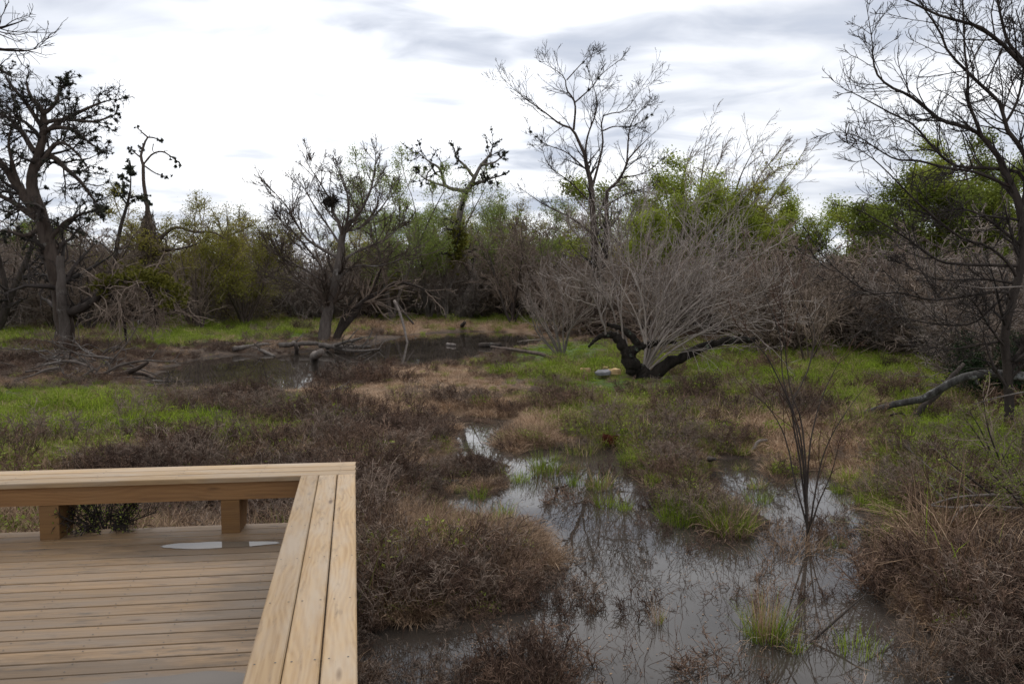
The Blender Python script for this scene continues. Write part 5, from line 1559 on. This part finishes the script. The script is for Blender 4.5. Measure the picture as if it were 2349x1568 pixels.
screws(bench, pts, bloc)

# dark brush mound right of the bench, tussocks at the right bank
MATTED = [tuft_mesh('matted_grass', [(M_DEADGRASS, dict(n=110, h=0.55, spread=0.22, wid=0.006, bend=1.9, lean=0.5)), (M_STRAW, dict(n=16, h=0.6, spread=0.22, wid=0.005, bend=1.6, lean=0.5))], s) for s in (21, 22)] + [
    tuft_mesh('matted_grass', [(M_DEADGRASS, dict(n=90, h=0.5, spread=0.2, wid=0.006, bend=1.2, lean=0.7)), (M_GRASS, dict(n=14, h=0.4, spread=0.2, wid=0.006, bend=0.8))], 23)]


def mound(label, cx_, cy_, rx, ry, n, mesh_list, seed, hs=1.0, cat='brush', name='brush_mound'):
    rng = np.random.default_rng(seed)
    g = G(cx_, cy_)
    root = tag(empty(name, g), label, cat)
    for k in range(n):
        a, r = rng.uniform(0, 6.283), math.sqrt(rng.random())
        m = mesh_list[rng.integers(len(mesh_list))]
        o = link('dead_clump', m, root)
        o.location = (math.cos(a) * r * rx, math.sin(a) * r * ry, 0.0 + 0.12 * (1 - r))
        s = hs * rng.lognormal(0, 0.28) * (1.1 - 0.4 * r)
        o.scale = (s * 1.1, s * 1.1, s)
        o.rotation_euler = (rng.normal(0, .12), rng.normal(0, .12), rng.uniform(0, 6.283))
    return root


mound('dense dark brown brush mound between bench and pond', 1000, 1355, 0.72, 0.55, 30, VAR['dead_brush'] + VAR['dead_brush'] + VAR['dead_grass'][:1], 301, 0.9)
mound('reddish dead brush clump at the tip of the near brush', 1180, 1290, 0.32, 0.35, 12, VAR['dead_brush'] + VAR['dead_grass'][:1], 302, 0.8)
mound('tall matted dead grass mound at the lower right bank', 2230, 1370, 0.85, 0.8, 34, VAR['dead_brush'] + VAR['dead_grass'][:1] + MATTED, 303, 1.0)
mound('dark dead grass mound under the grey forked branch', 2150, 1270, 0.6, 0.5, 18, VAR['dead_grass'][:1] + MATTED, 304, 0.9)
mound('brown brush mound between the left green patch and the inlet', 900, 1010, 1.0, 0.7, 12, VAR['dead_brush'], 305, 1.0)
mound('dark purple-brown brush mound at the near edge of middle pond', 830, 888, 1.5, 1.0, 18, VAR['dead_brush'], 306, 1.2)
mound('brown brush mound behind the corner of the bench', 1040, 935, 1.0, 0.8, 13, VAR['dead_brush'], 307, 1.1)

mound('low dark brush mound in the water at the bottom right corner', 2270, 1520, 0.7, 0.4, 16, VAR['dead_brush'][1:] + VAR['dead_grass'][:1], 308, 0.75)

# plant growing up beside the far edge of the deck, next to the left post
b = G(228, 1225, 0.66) + np.array([0, 0.10, 0])
fan_bush('deck_edge_plant', 'dark twiggy plant growing over the deck edge beside the left post', b, 0.36, 22, 1.5, (M_BARK_DARK, M_TWIG_DARK, M_LEAF_SPRING), 45, rb=0.0035, cat='plant',
         levels=[dict(n=10, t0=0.1, ang=55, lr=0.5, lmax=0.3, rr=0.6, rtip=0.002, Pn=5, wig=0.3, trop=-0.1), dict(n=6, ang=50, lr=0.6, lmax=0.15, rr=0.7, rtip=0.0016, Pn=4, wig=0.3)], leaf=dict(n=700, s=0.02, jit=0.02))

# ------------------------------------------------------------------ litter and dead stems on the pond
rg = np.random.default_rng(91)
xs, yy_ = rg.uniform(-2.5, 6.5, 9000), 4.2 + 8.5 * rg.random(9000) ** 1.2
_, sd_ = land(xs, yy_)
dn = fbm(xs * 1.4, yy_ * 1.4, 81)
ok = (sd_ < 0.0) & (dn > 0.50) & (xs > -1.3)
lx, ly = xs[ok][:1500], yy_[ok][:1500]
V, F = leaf_quads(np.stack([lx, ly, np.full(len(lx), 0.004)], 1), 0.026, rg, 0, 0.5)
V[:, 2] = 0.003 + 0.004 * rg.random(len(V))
tag(link('pond_litter', new_mesh('pond_litter', V, [F], [M_DEADGRASS], False)), kind='stuff')
ok2 = (sd_ < -0.05) & (xs > -1.2)
i2 = np.where(ok2)[0][-900:]
d0 = np.stack([rg.normal(0, 0.5, len(i2)), rg.normal(0, 0.5, len(i2)), rg.uniform(0.25, 1.0, len(i2))], 1)
d0 = norm(d0)
L = (rg.uniform(0.06, 0.30, len(i2)) * (0.5 + dn[i2]))[:, None]
p = np.stack([xs[i2], yy_[i2], np.full(len(i2), -0.03)], 1)
st_ = [p]
for k in range(4):
    d0 = norm(d0 + rg.normal(size=d0.shape) * 0.22)
    st_.append(st_[-1] + d0 * L / 4)
st_ = np.stack(st_, 1)
sr = np.repeat(np.linspace(0.0022, 0.0012, 5)[None], len(i2), 0)
b1 = spawn(st_, sr, rg, n=3, t0=0.3, ang=40, lr=0.4, lmax=0.12, lmin=0.02, rr=0.8, rtip=0.0011, Pn=3, wig=0.2)
V, F = tubes([(st_, sr, 3), (b1[0], b1[1], 3)])
tag(link('dead_stems', new_mesh('dead_stems', V, [F], [M_TWIG_RED], False)), kind='stuff')
